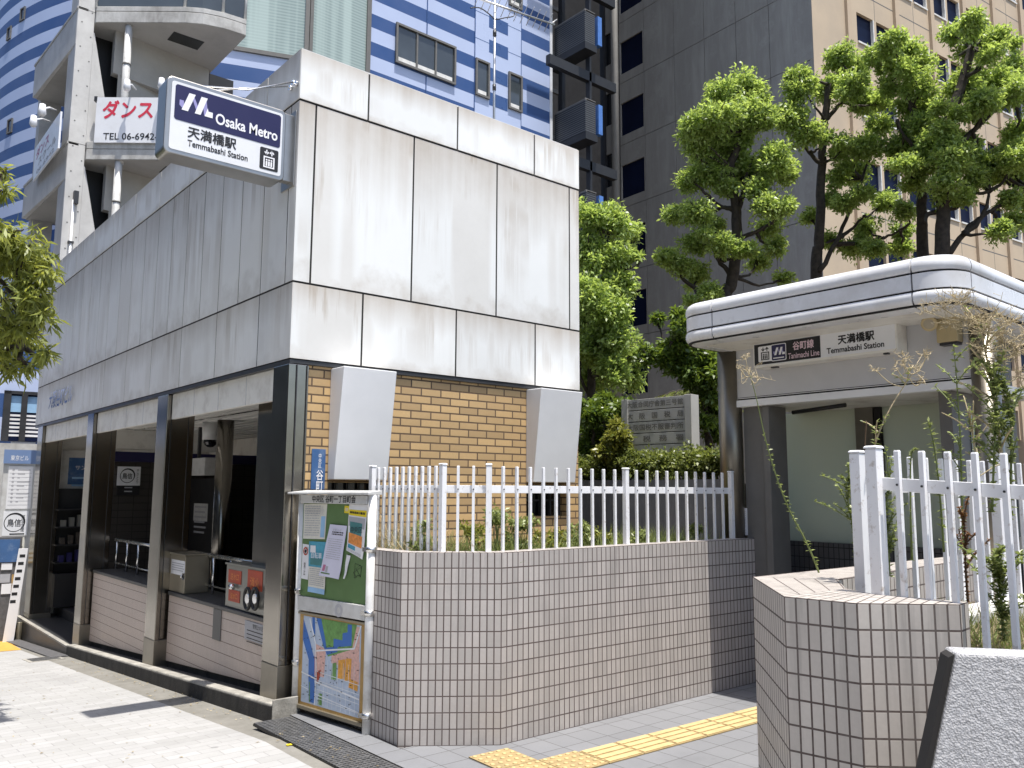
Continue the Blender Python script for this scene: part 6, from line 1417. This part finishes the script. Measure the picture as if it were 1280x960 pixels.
weed('rusty brown withered dock stalk among the white pickets', [(1210, 752), (1207, 710), (1206, 665), (1203, 640)], 3.62, 55, mat='leaf_red', stem='stem_brown', leafn=240, leafL=.022, leafW=.012, sidebr=10)
weed('bent green shoot with arched tip between white pickets', [(1140, 700), (1138, 630), (1139, 570), (1146, 562)], 3.9, 56, leafn=60, leafL=.03)
weed('spreading weed low behind the nearest white pickets', [(1255, 800), (1250, 740), (1246, 700)], 3.3, 57, leafn=200, leafL=.05, leafW=.014, sidebr=16)
# grasses (nobody could count them)
def grass(name, label, spots, mats, seed):
    rg = np.random.default_rng(seed)
    P, T, N, L_ = [], [], [], []
    for (x0, x1, y0, y1, z, n, h) in spots:
        p = np.stack([rg.uniform(x0, x1, n), rg.uniform(y0, y1, n), np.full(n, z)], 1); d = unit(np.stack([rg.normal(0, .55, n), rg.normal(0, .55, n), rg.uniform(.35, 1.1, n)], 1)); P.append(p); T.append(d); N.append(rg.normal(size=(n, 3))); L_.append(h*rg.uniform(.4, 1.2, n))
    P, T, N, L_ = map(np.concatenate, (P, T, N, L_)); N = unit(N-T*(N*T).sum(1, keepdims=True))
    o = leaf_mesh(name, P, T, N, L_, np.full(len(P), .006)*np.random.default_rng(1).uniform(.6, 1.4, len(P)), mats, None, seed); o['kind'] = 'stuff'; o['label'] = label; return o
grass('grass', 'thin green weeds and grass growing along the tiled planter', [(3.45, 6.2, 4.5, 5.2, 1.06, 4200, .26), (3.2, 3.6, 4.85, 5.6, 1.06, 700, .26)], 'leaf_weed', 61)
grass('grass', 'dry and green grass in the bed behind the pickets', [(3.62, 4.6, 1.25, 2.0, .93, 2400, .16), (3.45, 4.2, .2, 1.25, .86, 2200, .16)], 'leaf_weed', 63)
grass('dry_grass', 'straw in the bed behind the pickets', [(3.6, 4.6, 1.25, 2.0, .93, 1700, .16), (3.45, 4.2, .2, 1.25, .86, 1800, .17), (3.2, 3.6, 4.85, 5.7, 1.06, 900, .32)], 'straw', 64)
rg = np.random.default_rng(90); n = 260                           # leaf litter blown along the kerb and the wall foot
yy = rg.uniform(3.2, 11, n); xx = np.where(rg.random(n) < .6, rg.normal(2.60, .05, n), rg.uniform(1.2, 2.6, n)); P = np.stack([xx, yy, np.array([gz(v) for v in yy])+.004], 1)
far = (yy < 5.8) & (xx > 2.45); P[far, 2] += .012; th = rg.uniform(0, 6.28, n); T = np.stack([np.cos(th), np.sin(th), rg.uniform(0, .25, n)], 1); N = np.stack([rg.normal(0, .2, n), rg.normal(0, .2, n), np.ones(n)], 1); T = unit(T); N = unit(N-T*(N*T).sum(1, keepdims=True))
o = leaf_mesh('leaf_litter', P, T, N, rg.uniform(.012, .035, n), rg.uniform(.006, .015, n), 'straw', None, 90); o['kind'] = 'stuff'; o['label'] = 'scattered dry leaf litter on the gutter and pavement'
def shrub(label, x, y, py, r, mat, seed, stem='stem_green', L=.04, Wd=.018, dens=2600, h=.3, cat='plant', name='plant'):
    rr = random.Random(seed); c = onX(x, y, py) if py < 4 else onY(x, y, py); depth = (c-EY).dot(FW); base = Vector((c.x, c.y, 1.05)); t = thing(name, label, cat, tuple(base)); rad = r*depth/FPX
    cl = [(c+Vector((rr.uniform(-1, 1)*rad*.8, rr.uniform(-.7, .7)*rad, rr.uniform(-.6, .7)*rad)), rad*rr.uniform(.35, .6)) for _ in range(6)]
    mb = MB()
    for q, s in cl: limb(mb, [base+Vector((rr.uniform(-.03, .03), rr.uniform(-.03, .03), 0)), base.lerp(q, .5)+Vector((rr.uniform(-.02, .02), 0, .03)), q], .006, .002, 5, .006, 3)
    mb.build('stems', stem, t); crown('leaves', cl, mat, t, L, Wd, dens, seed, sub=6); return t
shrub('green leafy weed clump behind the pickets at the planter corner', 533, 672, 3.34, 22, 'leaf_weed', 71)
shrub('reddish and yellow clump of weeds beside the planter corner post', 592, 672, 4.72, 20, 'leaf_gold', 72, dens=2200)
shrub('tall dark green weed behind the second corner post of the fence', 622, 650, 4.75, 24, 'leaf_weed', 73)
shrub('mixed green weeds before the middle of the yellow brick', 655, 670, 4.75, 22, 'leaf_weed', 74)
shrub('low weeds under the right hand hood of the brick wall', 690, 672, 4.72, 18, 'leaf_gold', 75)
shrub('low green weeds near the right edge of the yellow brick', 722, 668, 4.75, 19, 'leaf_weed', 76)
shrub('yellowish weeds behind the pickets before the grey retaining wall', 752, 668, 4.75, 16, 'leaf_gold', 77)
shrub('small weed at the end of the fence by the shelter column', 868, 664, 4.6, 8, 'leaf_weed', 78)
shrub('dark leafy weed in front of the grey retaining wall', 800, 668, 4.7, 8, 'leaf_weed', 79)
# tangled dry stalks behind the notice board
rr = random.Random(80); c = onX(492, 662, 3.34); t = thing('dry_bush', 'tangle of dry pinkish straw stems behind the notice board', 'dry plant', (c.x, c.y, 1.05)); mb = MB()
for k in range(300):
    a = Vector((c.x+rr.gauss(0.02, .07), c.y+rr.gauss(0, .22), 1.06+abs(rr.gauss(0, .08)))); d = Vector((rr.gauss(0, 1), rr.gauss(0, 1), rr.gauss(.5, .6))).normalized()*rr.uniform(.1, .3); b = a+d; b.x = max(b.x, 3.17); a.x = max(a.x, 3.17); b.z = min(b.z, 1.5); mb.tube([a, a.lerp(b, .5)+Vector((rr.gauss(0, .02), rr.gauss(0, .02), .03)), b], [.0028, .0022, .0014], 4, cap=False)
mb.build('stems', 'stem_dry', t)
c = onD(489, 688, 5.6)

# ============================================================ LEFT EDGE OF THE STREET
fQ = Fr((0, 15.75, 0), (1, -.12, 0)); Qa = lambda x, y: fQ.ab(x, y)
a0, b0 = Qa(11, 562); a1, b1 = Qa(44, 580); _, b2 = Qa(12, 640); _, b3 = Qa(12, 672); _, b4 = Qa(12, 700)
t = thing('directory_board', 'tall tenant directory board with blue head beyond the last steel column', 'directory board', tuple(fQ.p((a0+a1)/2, -.75)))
mb = MB(); mb.fbox(fQ, a0-.05, a1+.03, -.8, b0, -.14, -.012); mb.build('frame', 'board_grey', t, bevel=.005)
mb = MB(); mb.fbox(fQ, a0-.06, a1+.04, b1, b0, -.011, .03); hd = mb.build('head', 'blue_header', t); text('東京ビル', fQ, a0+.16, (b0+b1)/2-.02, 'white_ink', hd, w=.25, h=.085, c=.032)
mb = MB(); mb.fbox(fQ, a0+.02, a1-.02, b2+.05, b1-.04, -.011, .004); pn = mb.build('tenant_panel', 'paper', t); n = 9
for k in range(n):
    z = b1-.10-(b1-b2-.2)*k/n; mb = MB(); mb.ring(fQ, a0+.09, z, 0, .018, .0055, 10); mb.fquad(fQ, a0+.15, a1-.06-.07*(k % 3), z-.009, z+.009, .0055); mb.fquad(fQ, a0+.04, a1-.04, z-.055, z-.05, .0055); mb.build('tenant_line', 'print_grey', pn)
mb = MB(); mb.fbox(fQ, a0, a1-.04, b3+.03, b2+.01, -.011, .006); p2 = mb.build('logo_panel', 'sign_white', t); fQ2 = Fr(fQ.p(0, 0, .004), fQ.u); logo(fQ2, a0+(a1-a0)*.40, (b2+b3)/2+.03, (b2-b3)*.38, p2)
mb = MB(); mb.fquad(fQ, a0+.1, a1-.08, b3+.045, b3+.065, .0075); mb.build('text_line', 'ink', p2); text('居酒屋', fQ, a1-.11, (b2+b3)/2+.02, 'ink', p2, h=.26, w=.05, c=.0075, vertical=True)
mb = MB(); mb.fbox(fQ, a0-.03, a1-.07, b4-.06, b3, -.011, .006); p3 = mb.build('menu_panel', 'paper_beige', t); text('やまくら', fQ, (a0+a1)/2-.05, b3-.13, 'ink', p3, w=(a1-a0)*.78, h=.15, c=.0075, bold=.02)
for k in range(3): mb = MB(); mb.fquad(fQ, a0+.04, a1-.14, b3-.27-.07*k, b3-.245-.07*k, .0075); mb.build('text_line', 'wood', p3)
t = thing('menu_stand', 'low dark stand with blue panel and menus beside the directory board', 'menu stand', (2.0, 14.9, -.65))
fM = Fr((0, 14.95, 0), (1, -.15, 0)); a0, b0 = fM.ab(-6, 672); a1, b1 = fM.ab(26, 702); _, b2 = fM.ab(10, 765)
mb = MB(); mb.fbox(fM, a0, a1, gz(15), b0, -.25, 0); mb.build('body', 'plate_dark', t); mb = MB(); mb.fbox(fM, a0+.02, a1-.03, b1, b0-.03, .001, .02); mb.build('blue_panel', 'blue_plate', t)
for k, (x0, x1, y0, y1, mm) in enumerate(((2, 15, 704, 712, 'paper'), (0, 12, 718, 728, 'print_grey'), (2, 14, 730, 742, 'paper'), (15, 26, 718, 740, 'wood'))):
    p, q = fM.ab(x0, y0); r, s = fM.ab(x1, y1); mb = MB(); mb.fbox(fM, p, r, s, q, .002, .012); mb.build('menu_card', mm, t)
p, q = fM.ab(30, 685); t = thing('menu_banner', 'narrow leaning white menu board with dark writing by the last steel column', 'menu board', tuple(fM.p(p, gz(15))))
mb = MB(); mb.extr(fM, [(p-.19, gz(15)), (p-.05, gz(15)), (p+.05, q), (p-.07, q)], .1, .14); mb.build('board', 'paper', t)
for k in range(7): z = q-.13-.11*k; mb = MB(); mb.fquad(fM, p-.052-.013*k, p+.02-.013*k, z, z+.045, .1415); mb.build('text_line', 'ink', t)
p, q = fM.ab(24, 790); mb = MB(); g_ = fM.p(p, 0); mb.cyl(g_.x, 14.6, gz(14.6), gz(14.6)+.26, .045, 12); tag(mb.build('bollard', 'cabinet_tan', bevel=.004), 'short brown bollard beside the entrance step', 'bollard')

# ============================================================ ACROSS THE STREET (unseen blocks added to dim side light and reflections)
for (x0, x1, y0, y1, h, lab) in ((-34, -17, -26, 4, 15, 'unseen grey block added across the road to cut sky light'), (-34, -17, 5, 140, 21, 'taller unseen grey block added further down the road to darken reflections')):
    t = thing('added_street_block', lab, 'building', (-25, (y0+y1)/2, -1)); mb = MB(); mb.box(x0, x1, y0, y1, -3, h); mb.build('wall', 'across_wall', t)
    for k in range(int((h-2)/3.3)):
        mb = MB(); mb.box(x1+.001, x1+.05, y0+.6, y1-.6, .9+3.3*k, 2.7+3.3*k); mb.build('added_window_band', 'glass_across', t)
